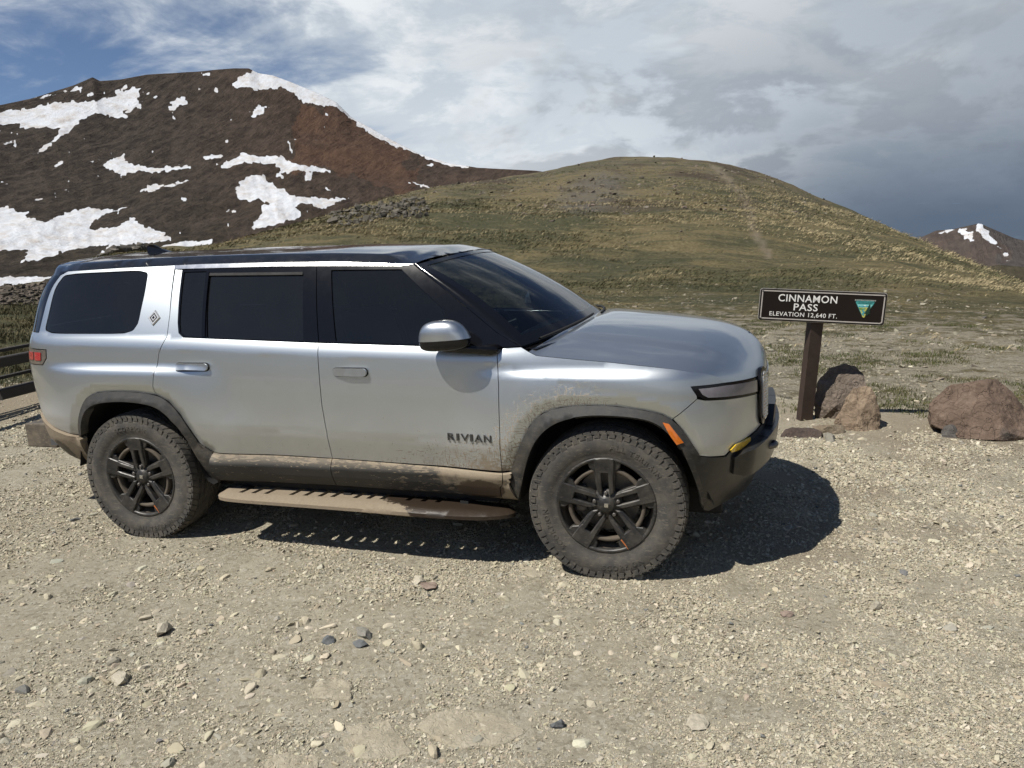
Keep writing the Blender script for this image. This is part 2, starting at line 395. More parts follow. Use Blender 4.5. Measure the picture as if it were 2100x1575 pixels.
# gravel apron edge: nearer on the right by the boulders, far on the left along the road
edge_r = np.interp(Aw, [-1.6, -1.0, -.85, -.6, -.2, .05, .2, .3, .5, 1.2], [16, 15, 13.5, 12, 10.2, 8.6, 7.9, 8.2, 8.4, 9])
set_attr(ground, 'turf', smooth01(-.35, .35, (GR - edge_r) / 3.2 + .7 * fbm(GX * .7, GY * .7, 4, 31)))
set_attr(ground, 'rocky', np.clip(1.3 - np.abs(GR - 11) / 6, 0, 1) * smooth01(-.30, .0, Aw) + .55 * smooth01(30, 75, GR) * smooth01(-.05, .05, TE))
set_attr(ground, 'soil', smooth01(24, 12, GR))
set_attr(ground, 'upper', smooth01(-.01, .035, TE) * (GR > 25))
tr = np.array(TRAIL); dd = np.full(GA.shape, 9.)
for a, b_ in zip(tr[:-1], tr[1:]):
    ab = b_ - a; q = np.clip(((Aw - a[0]) * ab[0] + (TE - a[1]) * ab[1]) / (ab @ ab), 0, 1)
    dd = np.minimum(dd, np.hypot(Aw - a[0] - q * ab[0], TE - a[1] - q * ab[1]))
tw = np.interp(TE, [-.047, -.02, .06], [.0028, .0055, .0035])
wob = .6 + .8 * (fbm(GX * .8, GY * .8, 3, 77) + .5)
set_attr(ground, 'trail', (1 - smooth01(.5, 1.2, dd / (tw * wob))) * .60 * (GR < 110))
sc = inside(SCREE, Aw + .03 * fbm(GX * .15, GY * .15, 3, 8), TE + .02 * fbm(GX * .2, GY * .2, 3, 4)).astype(float)
for _ in range(7):
    q_ = np.pad(sc, 1, mode='edge'); sc = (q_[1:-1, 1:-1] * 2 + q_[:-2, 1:-1] + q_[2:, 1:-1] + q_[1:-1, :-2] + q_[1:-1, 2:]) / 6
set_attr(ground, 'scree', sc * .8 * (GR > 30))
set_attr(ground, 'dirt', smooth01(.1, .45, fbm(GX * .35 + 3, GY * .35, 4, 61)) * (GR < 14))

# ---- mountains
def mountain(name, sil, A0, A1, na, te0, r_base, r_ridge, nrow, mat, snow=(), seed=0, rough=6., fall=.6, blur=2):
    sil = np.array(sil)
    az = np.linspace(A0, A1, na); v = np.concatenate([np.linspace(0, 1, nrow), 1 + np.linspace(.02, .35, 12)])
    A, T = np.meshgrid(az, v, indexing='ij')
    te = np.interp(A, sil[:, 0], sil[:, 1]); tes = 0
    for dk in np.linspace(-.09, .09, 13): tes = tes + np.interp(A + dk, sil[:, 0], sil[:, 1]) / 13
    te = tes + (te - tes) * smooth01(.86, .99, T)
    rrg = r_ridge(A) if callable(r_ridge) else r_ridge
    Rb = r_base + (rrg - r_base) * np.clip(T, 0, 1)**.85
    R = Rb * np.where(T > 1, 1 + (T - 1) * 1.2, 1)
    elev = te0 + (te - te0) * np.clip(T, 0, 1)**1.05
    Z = OZ + elev * R - np.where(T > 1, (T - 1) * rrg * fall, 0)
    X = OX + np.sin(A) * R; Y = OY + np.cos(A) * R
    env = np.clip(T * 4, 0, 1) * np.clip((1.02 - T) * 6, .12, 1)
    k = 1. / (r_base * .18)
    gull = fbm(A * 95 + .8 * fbm(X * k, Y * k, 3, seed + 40), T * 4.5, 5, seed + 5, .55)
    Z = Z + rough * env * (1.5 * fbm(X * k, Y * k, 6, seed, .55) + .30 * gull)
    tej = (Z - OZ) / R
    V = np.stack([X, Y, Z], -1).reshape(-1, 3); nr = A.shape[1]
    I, J = np.meshgrid(np.arange(na - 1), np.arange(nr - 1), indexing='ij')
    F = np.stack([I * nr + J, I * nr + J + 1, (I + 1) * nr + J + 1, (I + 1) * nr + J], -1).reshape(-1, 4)
    o = mk(name, V, F, mat, smooth=True)
    s = np.zeros(A.shape)
    wa = .0060 * fbm(A * 330, tej * 330, 4, seed + 90, .65); wb = .0035 * fbm(A * 300 + 30, tej * 300, 4, seed + 91, .65)
    el2 = np.where(T > 1, te + .001, elev)
    for pl in snow:
        s = np.maximum(s, inside(pl, A + wa, np.where(T > 1, te + .001, tej) + wb))
    if len(snow) > 5:                                   # small remnants in the gullies below the ridge
        g_ = fbm(A * 230 + T * 9, tej * 75, 4, seed + 60, .55)
        s = np.maximum(s, (g_ > .60) & (T > .45) & (T < .97) & (A < -.48))
    for _ in range(blur):
        p = np.pad(s, 1, mode='edge'); s = (p[1:-1, 1:-1] * 2 + p[:-2, 1:-1] + p[2:, 1:-1] + p[1:-1, :-2] + p[1:-1, 2:]) / 6
    set_attr(o, 'snow', s)
    set_attr(o, 'height', np.clip(T, 0, 1))
    return o, A, elev
def rock_material(name, dark, mid, red, green, scale, snowcol=(.50, .52, .55), stri=1.):
    m, t, b, oc = new_mat(name)
    n1 = t.noise(t.scale3(oc, (scale,) * 3), 2.2, 6, .62, .6); n2 = t.noise(t.scale3(oc, (scale,) * 3), 16., 6, .70); n3 = t.noise(t.scale3(oc, (scale,) * 3), 90., 4, .75)
    st = t.noise(t.scale3(oc, (scale * 5.5, scale * 1.2, scale * .9), (0, 0, .62)), 6., 7, .62, .25)
    tex = t.m('ADD', t.m('ADD', t.m('MULTIPLY', n2, .45), t.m('MULTIPLY', st, .4 * stri)), t.m('MULTIPLY', n3, .25))
    c = t.mix(t.mapr(tex, .38, .72), dark, mid)
    c = t.mix(t.m('MULTIPLY', t.attr('red'), t.mapr(n1, .25, .6, .45, 1.)), c, t.mix(t.mapr(tex, .35, .72), (red[0] * .5, red[1] * .5, red[2] * .55), red))
    gm = t.m('MULTIPLY', t.mapr(t.attr('height'), .75, .12), t.mapr(n1, .36, .56))
    c = t.mix(gm, c, t.mix(t.mapr(n2, .35, .7), (green[0] * .55, green[1] * .55, green[2] * .6), green))
    s = t.mapr(t.m('ADD', t.attr('snow'), t.m('MULTIPLY', t.m('SUBTRACT', n3, .5), .55)), .42, .54)
    c = t.mix(s, c, t.mix(t.mapr(n2, .4, .75), snowcol, (.40, .365, .335)))
    t.set(b.inputs['Base Color'], c)
    b.inputs['Roughness'].default_value = .95; b.inputs['Specular IOR Level'].default_value = .1
    t.set(b.inputs['Normal'], t.bump(t.m('ADD', t.m('MULTIPLY', n2, 1.2), t.m('ADD', t.m('MULTIPLY', n3, .4), t.m('MULTIPLY', st, 1.))), t.m('SUBTRACT', .85, t.m('MULTIPLY', s, .45)), .018 / scale))
    return m
sil = [(-2.0, .05), (-1.5, .085), (-1.2, .11), (-1.0, .13), (-.92, .14)] + MTN + [(-.1, .03), (.02, -.02)]
mo, MA, ME = mountain('mountain', sil, -1.08, .0, 660, -.13, 260, lambda A: 1150 + 120 * np.sin(A * 7), 270,
               rock_material('brown_scree_mountain', (.019, .016, .014), (.066, .053, .043), (.100, .060, .040), (.036, .032, .020), .004), SNOW, 3, 3.6, blur=1)
set_attr(mo, 'red', np.clip(inside(REDPATCH, MA + .03 * fbm(MA * 25, ME * 25, 4, 1), ME + .03 * fbm(MA * 25 + 9, ME * 25, 4, 2)) * .9 + .28 * smooth01(-.75, -.5, MA), 0, 1))
tag(mo, kind='structure')
pk, PA, PE = mountain('mountain', [(.0, -.10), (.10, -.09)] + PEAK + [(.36, -.06), (.5, -.05), (.8, -.045)], .05, .8, 260, -.16, 1500, 3400, 160,
               rock_material('grey_brown_far_mountain', (.040, .036, .035), (.085, .075, .068), (.105, .073, .056), (.06, .057, .036), .0016), PSNOW, 13, 26., blur=1)
set_attr(pk, 'red', .5 * (fbm(PA * 30, PE * 30, 3, 5) > 0)); tag(pk, kind='structure')
rg, PA, PE = mountain('ridge', [(.10, -.085)] + RIDGE + [(.40, -.07), (.8, -.06)], .1, .8, 160, -.2, 500, 1000, 60,
               rock_material('olive_far_ridge', (.035, .031, .02), (.07, .062, .04), (.07, .06, .035), (.075, .07, .04), .006), (), 17, 7.)
set_attr(rg, 'red', 0 * PA); tag(rg, kind='structure')
# the range on the other side of the pass, behind the photographer (mirrored in paint and glass)
bk, PA, PE = mountain('mountain', [(.8, -.03), (1.1, .05), (1.6, .12), (2.1, .16), (2.6, .14), (3.1, .17), (3.6, .12), (4.1, .15), (4.6, .12), (5.05, .10)], 0.8, 5.05, 260, -.13, 300, 1300, 70,
               rock_material('brown_opposite_mountain', (.045, .036, .030), (.10, .08, .063), (.12, .08, .06), (.065, .060, .034), .004), (), 27, 14.)
set_attr(bk, 'red', .3 + 0 * PA); tag(bk, kind='structure')
s_ = bk.data.attributes['snow'];
bs = ((fbm(PA * 9, PE * 26, 4, 55) > .38) & (PE > .09)).astype(np.float32)
s_.data.foreach_set('value', bs.ravel())
# ================================================================== SPORT UTILITY VEHICLE
def lerp_tab(x,xs,ys): return np.interp(x,xs,ys)
def smooth(a,b,x):
    t=np.clip((x-a)/(b-a),0,1); return t*t*(3-2*t)
# normalised plan corner tables (arc length -> tx,ty)
def corner(n,m,L,Wd):
    th=np.linspace(0,math.pi/2,4001)
    tx=np.sin(th)**(2/n); ty=np.cos(th)**(2/m)
    s=np.concatenate([[0],np.cumsum(np.hypot(np.diff(tx)*L,np.diff(ty)*Wd))])
    return s,tx,ty
FS,FTX,FTY=corner(3.4,2.2,.87,.97)
RS,RTX,RTY=corner(5.,2.2,1.,.97)
XR=-3.2
UF=FS[-1]; UR=XR-RS[-1]
ZSX=[-4.3,-3.82,-2.73,-1.665,-.573,-.40,-.30,.05,.36,.52,.61,.9]
ZSZ=[1.375,1.371,1.348,1.307,1.28,1.262,1.245,1.20,1.165,1.145,1.12,1.08]
ZCX=[-4.3,-2.466,-1.641,-.569,.9]; ZCZ=[.80,.786,.768,.744,.72]
def smtab(xs,ys,sg):
    X=np.linspace(xs[0]-4*sg,xs[-1]+4*sg,3000); Y=np.interp(X,xs,ys)
    d=X[1]-X[0]; k=np.arange(-int(4*sg/d),int(4*sg/d)+1)*d; w=np.exp(-.5*(k/sg)**2); w/=w.sum()
    n=len(k)//2; return X,np.convolve(np.pad(Y,n,mode='edge'),w,mode='valid')
TZS=smtab(ZSX,ZSZ,.05); TZC=smtab(ZCX,ZCZ,.2)
TNO=smtab([.3,.45,.62,.75,1.02,1.11,1.17,1.25],[.74,.80,.835,.845,.842,.825,.80,.74],.03); TTA=smtab([.40,.45,.53,.63,.80,.95,1.05,1.15,1.25,1.35,1.45,1.55,1.65,1.75,1.80],[-3.8,-3.92,-4.05,-4.13,-4.175,-4.205,-4.22,-4.233,-4.225,-4.195,-4.18,-4.17,-4.143,-4.06,-3.97],.025)
def nose(z): return np.interp(z,*TNO)
def tail(z): return np.interp(z,*TTA)
ARCH={}
def setarch(name,poly): ARCH[name]=np.array(poly,float)
def pdist(poly,u,z):
    d=np.full(np.shape(u),9.)
    for a,b in zip(poly[:-1],poly[1:]):
        ab=b-a; t=np.clip(((u-a[0])*ab[0]+(z-a[1])*ab[1])/(ab@ab),0,1)
        d=np.minimum(d,np.hypot(u-a[0]-t*ab[0],z-a[1]-t*ab[1]))
    return d
def half(x,z,u):
    zs=np.interp(x,*TZS); zc=np.interp(x,*TZC); wd=.085+.07*smooth(-.7,.1,x); zk=zs-wd
    q=np.clip((z-zc)/(zk-zc),0,1)
    y=np.where(z<zc,.985-.28*(zc-z),.985-.020*q**2.2)
    b=np.clip((z-zk)/wd,0,1); y=y-(.030-.010*smooth(-.7,-.2,x))*b**1.7
    g=np.clip(z-zs,0,1); y=y-g*.36-.055*(g/.45)**2
    # soften lower crease
    y=y-.0035*np.exp(-((z-zc)/.02)**2)
    for poly in ARCH.values():
        d=pdist(poly,u,z)
        f=np.where(d<.055,.010+.020*(d/.055),.030*(1-smooth(.055,.46,d)))
        y=y+f*(1-smooth(.0,.06,z-1.12))
    return y
def S(u,z):
    u=np.asarray(u,float); z=np.asarray(z,float)
    uf=np.clip(u,0,UF); ur=np.clip(XR-u,0,RS[-1])
    tx=np.interp(uf,FS,FTX); ty=np.interp(uf,FS,FTY)
    rx=np.interp(ur,RS,RTX); ry=np.interp(ur,RS,RTY)
    x=np.where(u>0,nose(z)*tx,np.where(u<XR,XR+(tail(z)-XR)*rx,u))
    ty=np.where(u>0,ty,np.where(u<XR,ry,1.))
    bow=1-.010*np.clip((-(x)-2.4)/1.2,0,1)**2
    return x,-half(x,z,u)*ty*bow,z

AR_out = [(-3.543, .687), (-3.504, .768), (-3.444, .88), (-3.38, .958), (-3.291, .990), (-3.159, 1.0), (-2.989, 1.0), (-2.826, .985), (-2.737, .945), (-2.661, .864), (-2.603, .761), (-2.565, .665), (-2.488, .615)]
AR_in = [(-3.56, .47), (-3.504, .697), (-3.438, .813), (-3.364, .893), (-3.277, .927), (-3.094, .942), (-2.952, .936), (-2.83, .917), (-2.746, .869), (-2.663, .772), (-2.619, .651), (-2.587, .509), (-2.551, .425), (-2.502, .401)]
AF_out = [(-.536, .54), (-.519, .591), (-.459, .731), (-.395, .86), (-.322, .932), (-.22, .966), (-.076, .979), (.08, .977), (.232, .957), (.321, .935), (.373, .905), (.427, .85), (.476, .774), (.518, .709)]
AF_in = [(-.492, .397), (-.457, .547), (-.4, .711), (-.337, .819), (-.243, .892), (-.109, .927), (.057, .932), (.222, .918), (.308, .885), (.374, .82), (.427, .75)]
def _rnd(P, it=2):
    P = [np.array(q, float) for q in P]
    for _ in range(it):
        o = [P[0]]
        for a, b in zip(P[:-1], P[1:]): o += [a + (b - a) * .25, a + (b - a) * .75]
        P = o + [P[-1]]
    return [tuple(q) for q in P]
setarch('rear', AR_out); setarch('front', AF_out)

def resample(P, step, closed=True):
    P = [np.array(p, float) for p in P]; out = []
    n = len(P)
    for i in range(n if closed else n - 1):
        a, b = P[i], P[(i + 1) % n]; L = np.linalg.norm(b - a); k = max(1, int(math.ceil(L / step)))
        for j in range(k):
            out.append(a + (b - a) * j / k)
    if not closed: out.append(P[-1])
    return np.array(out)
def rounded(P, it=2, closed=True, w=.22):
    P = [np.array(p, float) for p in P]
    for _ in range(it):
        o = []; n = len(P)
        for i in range(n if closed else n - 1):
            a, b = P[i], P[(i + 1) % n]
            o += [a + (b - a) * w, a + (b - a) * (1 - w)]
        if not closed: o = [P[0]] + o + [P[-1]]
        P = o
    return P
def shrink(P, g):
    P = np.asarray(P, float); n = len(P)
    area = .5 * np.sum(P[:, 0] * np.roll(P[:, 1], -1) - np.roll(P[:, 0], -1) * P[:, 1])
    s = 1 if area > 0 else -1
    d1 = P - np.roll(P, 1, 0); d2 = np.roll(P, -1, 0) - P
    d1 /= np.linalg.norm(d1, axis=1)[:, None] + 1e-9; d2 /= np.linalg.norm(d2, axis=1)[:, None] + 1e-9
    nn = np.stack([-(d1 + d2)[:, 1], (d1 + d2)[:, 0]], -1) * s
    nn /= np.linalg.norm(nn, axis=1)[:, None] + 1e-9
    return P + nn * g
def tri_domain(loops, step):
    """constrained triangulation of an outline with holes, with interior points"""
    pts = []; edges = []
    for L in loops:
        b = len(pts); pts += [tuple(p) for p in L]; n = len(L)
        edges += [(b + i, b + (i + 1) % n) for i in range(n)]
    o = np.asarray(loops[0]); x0, y0 = o.min(0); x1, y1 = o.max(0)
    gx, gy = np.meshgrid(np.arange(x0 + step / 2, x1, step), np.arange(y0 + step / 2, y1, step))
    gx = gx + (np.arange(gx.shape[0]) % 2)[:, None] * step / 2
    gx = gx.ravel(); gy = gy.ravel()
    ok = inside(o, gx, gy)
    for h in loops[1:]: ok &= ~inside(h, gx, gy)
    gx, gy = gx[ok], gy[ok]
    B = np.array(pts)
    if len(gx):
        d = np.full(len(gx), 9.)
        for k in range(0, len(B), 400):
            d = np.minimum(d, np.hypot(gx[:, None] - B[None, k:k + 400, 0], gy[:, None] - B[None, k:k + 400, 1]).min(1))
        gx, gy = gx[d > step * .45], gy[d > step * .45]
    allp = [Vector(p) for p in pts] + [Vector((a, b)) for a, b in zip(gx, gy)]
    V, E, F, ov, oe, of = delaunay_2d_cdt(allp, edges, [], 0, 1e-7)
    V = np.array([(v.x, v.y) for v in V]); F = np.array([f for f in F if len(f) == 3])
    c = V[F].mean(1); ok = inside(o, c[:, 0], c[:, 1])
    for h in loops[1:]: ok &= ~inside(h, c[:, 0], c[:, 1])
    return V, F[ok]
def boundary_edges(F):
    from collections import Counter
    E = {}; 
    for f in F:
        for i in range(3):
            a, b = int(f[i]), int(f[(i + 1) % 3]); k = (min(a, b), max(a, b))
            E[k] = None if k in E else (a, b)
    return [e for e in E.values() if e]

def Soff(u, z, off):
    e = 1e-3
    P = np.stack(S(u, z), -1)
    a = np.stack(S(u + e, z), -1) - P; b = np.stack(S(u, z + e), -1) - P
    n = np.cross(a, b); n /= np.linalg.norm(n, axis=1)[:, None] + 1e-12
    return P, n
CARO = Vector((-1.54, 0, 0))
car = empty('parked_suv', CARO)
tag(car, 'silver sport utility vehicle with black roof and mud-splashed lower flanks parked on gravel', 'car')

def panel(name, outline, mat, holes=(), off=0., step=.022, gap=.0022, thick=.018, parent=None, mirror=True, round_=0, hround=0, both=None, hw=.22):
    """a skin panel cut out of the body surface; the far side gets its mirrored twin"""
    loops = []
    o = rounded(outline, round_, True, hw) if round_ else outline
    loops.append(shrink(resample(o, step), gap))
    for h in holes:
        h = rounded(h, hround, True, hw) if hround else h
        loops.append(shrink(resample(h, step), -gap if gap > 0 else 0))
    V2, F = tri_domain(loops, step)
    u, z = V2[:, 0], V2[:, 1]
    of = off(u, z) if callable(off) else np.full(len(u), off)
    P, n = Soff(u, z, 0); P = P + n * of[:, None]
    if callable(off):                                    # relief of its own: normals of the raised surface
        e = 2e-3
        def Q(u, z):
            p, m = Soff(u, z, 0); return p + m * off(u, z)[:, None]
        a = Q(u + e, z) - Q(u - e, z); b = Q(u, z + e) - Q(u, z - e)
        n2 = np.cross(a, b); n2 /= np.linalg.norm(n2, axis=1)[:, None] + 1e-12
    else:
        n2 = n
    # faces must look outwards
    f0 = F; c = np.cross(P[F[:, 1]] - P[F[:, 0]], P[F[:, 2]] - P[F[:, 0]])
    flip = (c * n[F[:, 0]]).sum(1) < 0
    F = F.copy(); F[flip] = F[flip][:, ::-1]
    be = boundary_edges(F); nv = len(P)
    VV = [P]; NN = [n2]; FF = [tuple(f) for f in F]; k = nv
    top = []; bot = []; nt = []
    for a, b in be:
        d = P[b] - P[a]; sn = np.cross(d, n[a]); sn /= np.linalg.norm(sn) + 1e-12
        VV.append(np.array([P[a], P[b], P[b] - n[b] * thick, P[a] - n[a] * thick])); NN.append(np.array([sn] * 4))
        FF.append((k + 1, k, k + 3, k + 2)); k += 4
    VV = np.concatenate(VV); NN = np.concatenate(NN)
    par = parent or car
    loc = -CARO if parent is None else (0, 0, 0)
    r = mk(name, VV, FF, mat, par, True, NN, loc)
    l = None
    if mirror:
        par2 = par if (both is None) else both
        VV2 = VV * [1, -1, 1]; NN2 = NN * [1, -1, 1]
        l = mk(name, VV2, [tuple(reversed(f)) for f in FF], mat, par2, True, NN2, loc)
    return r, l

# ---- car materials
def mat_paint():
    m, t, b, oc = new_mat('silver_metallic_paint')
    x, y, z = t.xyz(oc)
    # mud spray thrown back by the wheels: thin streaks and flecks, a film of dust low down
    wv = t.vm('SCALE', t.vm('SUBTRACT', t.add('ShaderNodeTexNoise', {'Vector': oc, 'Scale': 5., 'Detail': 2.}).outputs['Color'], (.5, .5, .5))); t.n[-1].inputs['Scale'].default_value = .10
    st1 = t.noise(t.scale3(t.vm('ADD', oc, wv), (16., 1., 110.), (0, .5, 0)), 1.6, 2, .5, .4)
    st2 = t.noise(t.scale3(t.vm('ADD', oc, wv), (120., 1., 22.), (0, -.25, 0)), 1.4, 2, .5, .4)
    fl = t.noise(oc, 120., 2, .5)
    low = t.mapr(z, .98, .60)
    wf = t.mapr(x, -1.75, -.55); wf2 = t.mapr(x, .55, .05)
    zone = t.m('MULTIPLY', low, t.m('MULTIPLY', t.m('ADD', t.m('MULTIPLY', wf, .75), .30), wf2))
    archf = t.m('SQRT', t.m('ADD', t.m('POWER', t.m('ADD', x, .12), 2.), t.m('POWER', t.m('SUBTRACT', z, .50), 2.)))
    az_ = t.m('MULTIPLY', t.mapr(archf, .72, .50), t.mapr(x, .25, -.1))
    zone = t.m('MAXIMUM', zone, az_)
    thr = t.m('SUBTRACT', .80, t.m('MULTIPLY', zone, .235))
    s = t.m('MAXIMUM', t.mapr(t.m('SUBTRACT', st1, thr), .0, .035), t.mapr(t.m('SUBTRACT', st2, thr), .0, .035))
    s = t.m('MULTIPLY', s, .75)
    blob = t.m('MULTIPLY', t.mapr(t.noise(oc, 7., 6, .7), .44, .60), t.m('MULTIPLY', t.mapr(z, .80, .64), t.m('MULTIPLY', t.mapr(x, -1.25, -.5), t.mapr(x, -.2, -.48))))
    rear = t.m('MULTIPLY', t.mapr(x, -3.45, -3.75), t.mapr(z, 1.0, .70))
    film = t.m('MULTIPLY', t.mapr(z, 1.02, .58, .015, .34), t.mapr(t.noise(oc, 3., 5, .6), .3, .7, .5, 1.1))
    film = t.m('ADD', film, t.m('MULTIPLY', rear, .42))
    dirt = t.m('MINIMUM', t.m('ADD', t.m('ADD', s, film), t.m('MULTIPLY', blob, .75)), .95)
    mudc = t.mix(t.noise(oc, 20., 4), (.165, .125, .078), (.30, .245, .17))
    t.set(b.inputs['Base Color'], t.mix(dirt, (.555, .59, .605), mudc))
    t.set(b.inputs['Metallic'], t.m('MULTIPLY', t.m('SUBTRACT', 1., dirt), 1.))
    t.set(b.inputs['Roughness'], t.m('ADD', .40, t.m('MULTIPLY', dirt, .5)))
    t.set(b.inputs['Coat Weight'], t.m('MULTIPLY', t.m('SUBTRACT', 1., dirt), 1.))
    b.inputs['Coat Roughness'].default_value = .025
    fn = t.noise(oc, 900., 2, .5)
    t.set(b.inputs['Normal'], t.bump(t.m('ADD', t.m('MULTIPLY', fn, .08), s), .25, .0015))
    return m
def mat_plain(name, col, rough=.5, metal=0., coat=0., var=.12, scale=25., bump=0., spec=.5, dust=0., dustz=None, dustcol=(.24, .195, .135)):
    m, t, b, oc = new_mat(name)
    n = t.noise(oc, scale, 5, .6)
    c = t.mix(n, tuple(v * (1 - var) for v in col), tuple(min(1, v * (1 + var)) for v in col))
    r = rough
    if dust > 0:
        d = t.mapr(t.noise(oc, scale * .35, 7, .7), .35, .75)
        sp = t.mapr(t.noise(t.scale3(oc, (12, 12, 45), (0, .4, 0)), 2.2, 4, .6), .57, .64)
        d = t.m('MAXIMUM', d, sp)
        if dustz:
            d = t.m('MULTIPLY', d, t.mapr(t.xyz(oc)[2], dustz[0], dustz[1], 1., .12))
        d = t.m('MULTIPLY', d, dust)
        c = t.mix(d, c, dustcol); t.set(b.inputs['Roughness'], t.m('ADD', rough, t.m('MULTIPLY', d, max(0, .9 - rough))))
    else:
        t.set(b.inputs['Roughness'], t.mapr(n, .2, .8, rough * .88, min(1, rough * 1.12), False))
    t.set(b.inputs['Base Color'], c)
    b.inputs['Metallic'].default_value = metal; b.inputs['Coat Weight'].default_value = coat; b.inputs['Coat Roughness'].default_value = .03
    b.inputs['Specular IOR Level'].default_value = spec
    if bump > 0:
        t.set(b.inputs['Normal'], t.bump(n, bump, .004))
    return m
def mat_glass(name, tint, trans):
    m, t, b, oc = new_mat(name)
    n = t.noise(oc, 3., 4)
    out = m.node_tree.nodes['Material Output']
    g = t.add('ShaderNodeBsdfGlossy', {'Color': (1, 1, 1), 'Roughness': .015})
    tr = t.add('ShaderNodeBsdfTransparent', {'Color': tint})
    dk = t.add('ShaderNodeBsdfDiffuse', {'Color': t.mix(n, (.006, .007, .008), (.014, .014, .013))})
    body = t.add('ShaderNodeMixShader', {0: trans, 1: dk.outputs[0], 2: tr.outputs[0]})
    fr = t.add('ShaderNodeFresnel', {'IOR': 1.52})
    mx = t.add('ShaderNodeMixShader', {0: fr.outputs[0], 1: body.outputs[0], 2: g.outputs[0]})
    m.node_tree.nodes.remove(b)
    t.l.new(mx.outputs[0], out.inputs[0])
    return m
PAINT = mat_paint()
BLACK = mat_plain('gloss_black_trim', (.005, .005, .006), .10, coat=.0, var=.2, spec=.4)
ROOFM = mat_plain('black_glass_roof', (.010, .011, .013), .06, coat=.5, var=.1, dust=.10, dustcol=(.10, .095, .085))
PLAST = mat_plain('charcoal_cladding_plastic', (.022, .023, .023), .55, var=.2, scale=60., bump=.1, dust=.45, dustz=(.40, 1.15), dustcol=(.20, .165, .118))
BUMPB = mat_plain('black_bumper_plastic', (.012, .013, .014), .28, var=.25, scale=40., dust=.16, dustz=(.35, .8))
RUBBER = mat_plain('dusty_tyre_rubber', (.045, .043, .040), .80, var=.3, scale=30., bump=.35, dust=.75, dustcol=(.125, .110, .086))
RIMM = mat_plain('satin_black_alloy', (.020, .020, .021), .36, metal=.2, var=.3, scale=35., dust=.42, dustcol=(.13, .115, .09))
BARREL = mat_plain('mud_caked_barrel', (.085, .069, .050), .9, var=.5, scale=18., bump=.5, dust=.6, dustcol=(.05, .042, .034))
DISC = mat_plain('brake_steel', (.16, .15, .14), .45, metal=.7, var=.3)
CHROME = mat_plain('satin_chrome', (.72, .72, .72), .18, metal=1., var=.04)
DARK = mat_plain('underbody_black', (.009, .009, .009), .8, var=.3)
INTER = mat_plain('dark_cabin_trim', (.07, .072, .075), .7, var=.2)
SEATM = mat_plain('grey_seat_upholstery', (.12, .12, .122), .75, var=.2)
AMBER = mat_plain('amber_reflector', (.55, .14, .012), .18, coat=1., var=.3, scale=80.)
FOGY = mat_plain('yellow_fog_lens', (.65, .42, .02), .15, coat=1., var=.25, scale=60.)
LENS = mat_plain('smoky_lamp_lens', (.21, .20, .22), .12, coat=1., var=.3, scale=18.)
LENSW = mat_plain('ribbed_lamp_lens', (.42, .42, .41), .2, coat=1., var=.2, scale=60.)
REDL = mat_plain('red_lamp_lens', (.33, .012, .02), .2, coat=1., var=.2, dust=.25)
SMOKE = mat_plain('smoked_lamp_housing', (.085, .075, .07), .25, coat=.8, var=.2, dust=.3)
ORANGE = mat_plain('orange_accent', (.42, .13, .035), .5, var=.2)
SGLASS = mat_glass('privacy_glass', (.35, .38, .38), .16)
FGLASS = mat_glass('tinted_door_glass', (.42, .47, .47), .42)
WGLASS = mat_glass('windscreen_glass', (.78, .86, .84), .90)
def mat_mud(name, board=False):
    m, t, b, oc = new_mat(name)
    x, y, z = t.xyz(oc)
    n = t.noise(oc, 9., 7, .7); f = t.noise(oc, 60., 5, .7)
    dry = t.mix(f, (.15, .115, .077), (.255, .21, .15)); wet = t.mix(n, (.012, .0075, .004), (.032, .020, .011))
    if board:
        w = t.mapr(t.m('ADD', x, t.m('ADD', t.m('MULTIPLY', t.m('SUBTRACT', n, .5), .55), t.m('MULTIPLY', t.m('ADD', y, 1.0), 1.3))), -1.20, -1.16)
        base = dry
    else:
        e = t.m('SQRT', t.m('ADD', t.m('POWER', t.m('MULTIPLY', t.m('ADD', x, 3.74), 1.), 2.), t.m('POWER', t.m('SUBTRACT', z, .53), 2.)))
        w = t.mapr(t.m('ADD', e, t.m('MULTIPLY', t.m('SUBTRACT', n, .5), .10)), .115, .10)
        base = t.mix(t.mapr(t.m('ADD', z, t.m('MULTIPLY', t.m('SUBTRACT', n, .5), .3)), .50, .42), dry, (.05, .045, .04))
    t.set(b.inputs['Base Color'], t.mix(w, base, wet))
    t.set(b.inputs['Roughness'], t.mapr(w, 0, 1, .92, .5))
    t.set(b.inputs['Normal'], t.bump(t.m('ADD', n, t.m('MULTIPLY', f, .5)), .5, .006))
    return m
MUDB = mat_mud('mud_coated_running_board', True); MUDR = mat_mud('mud_coated_rear_bumper')
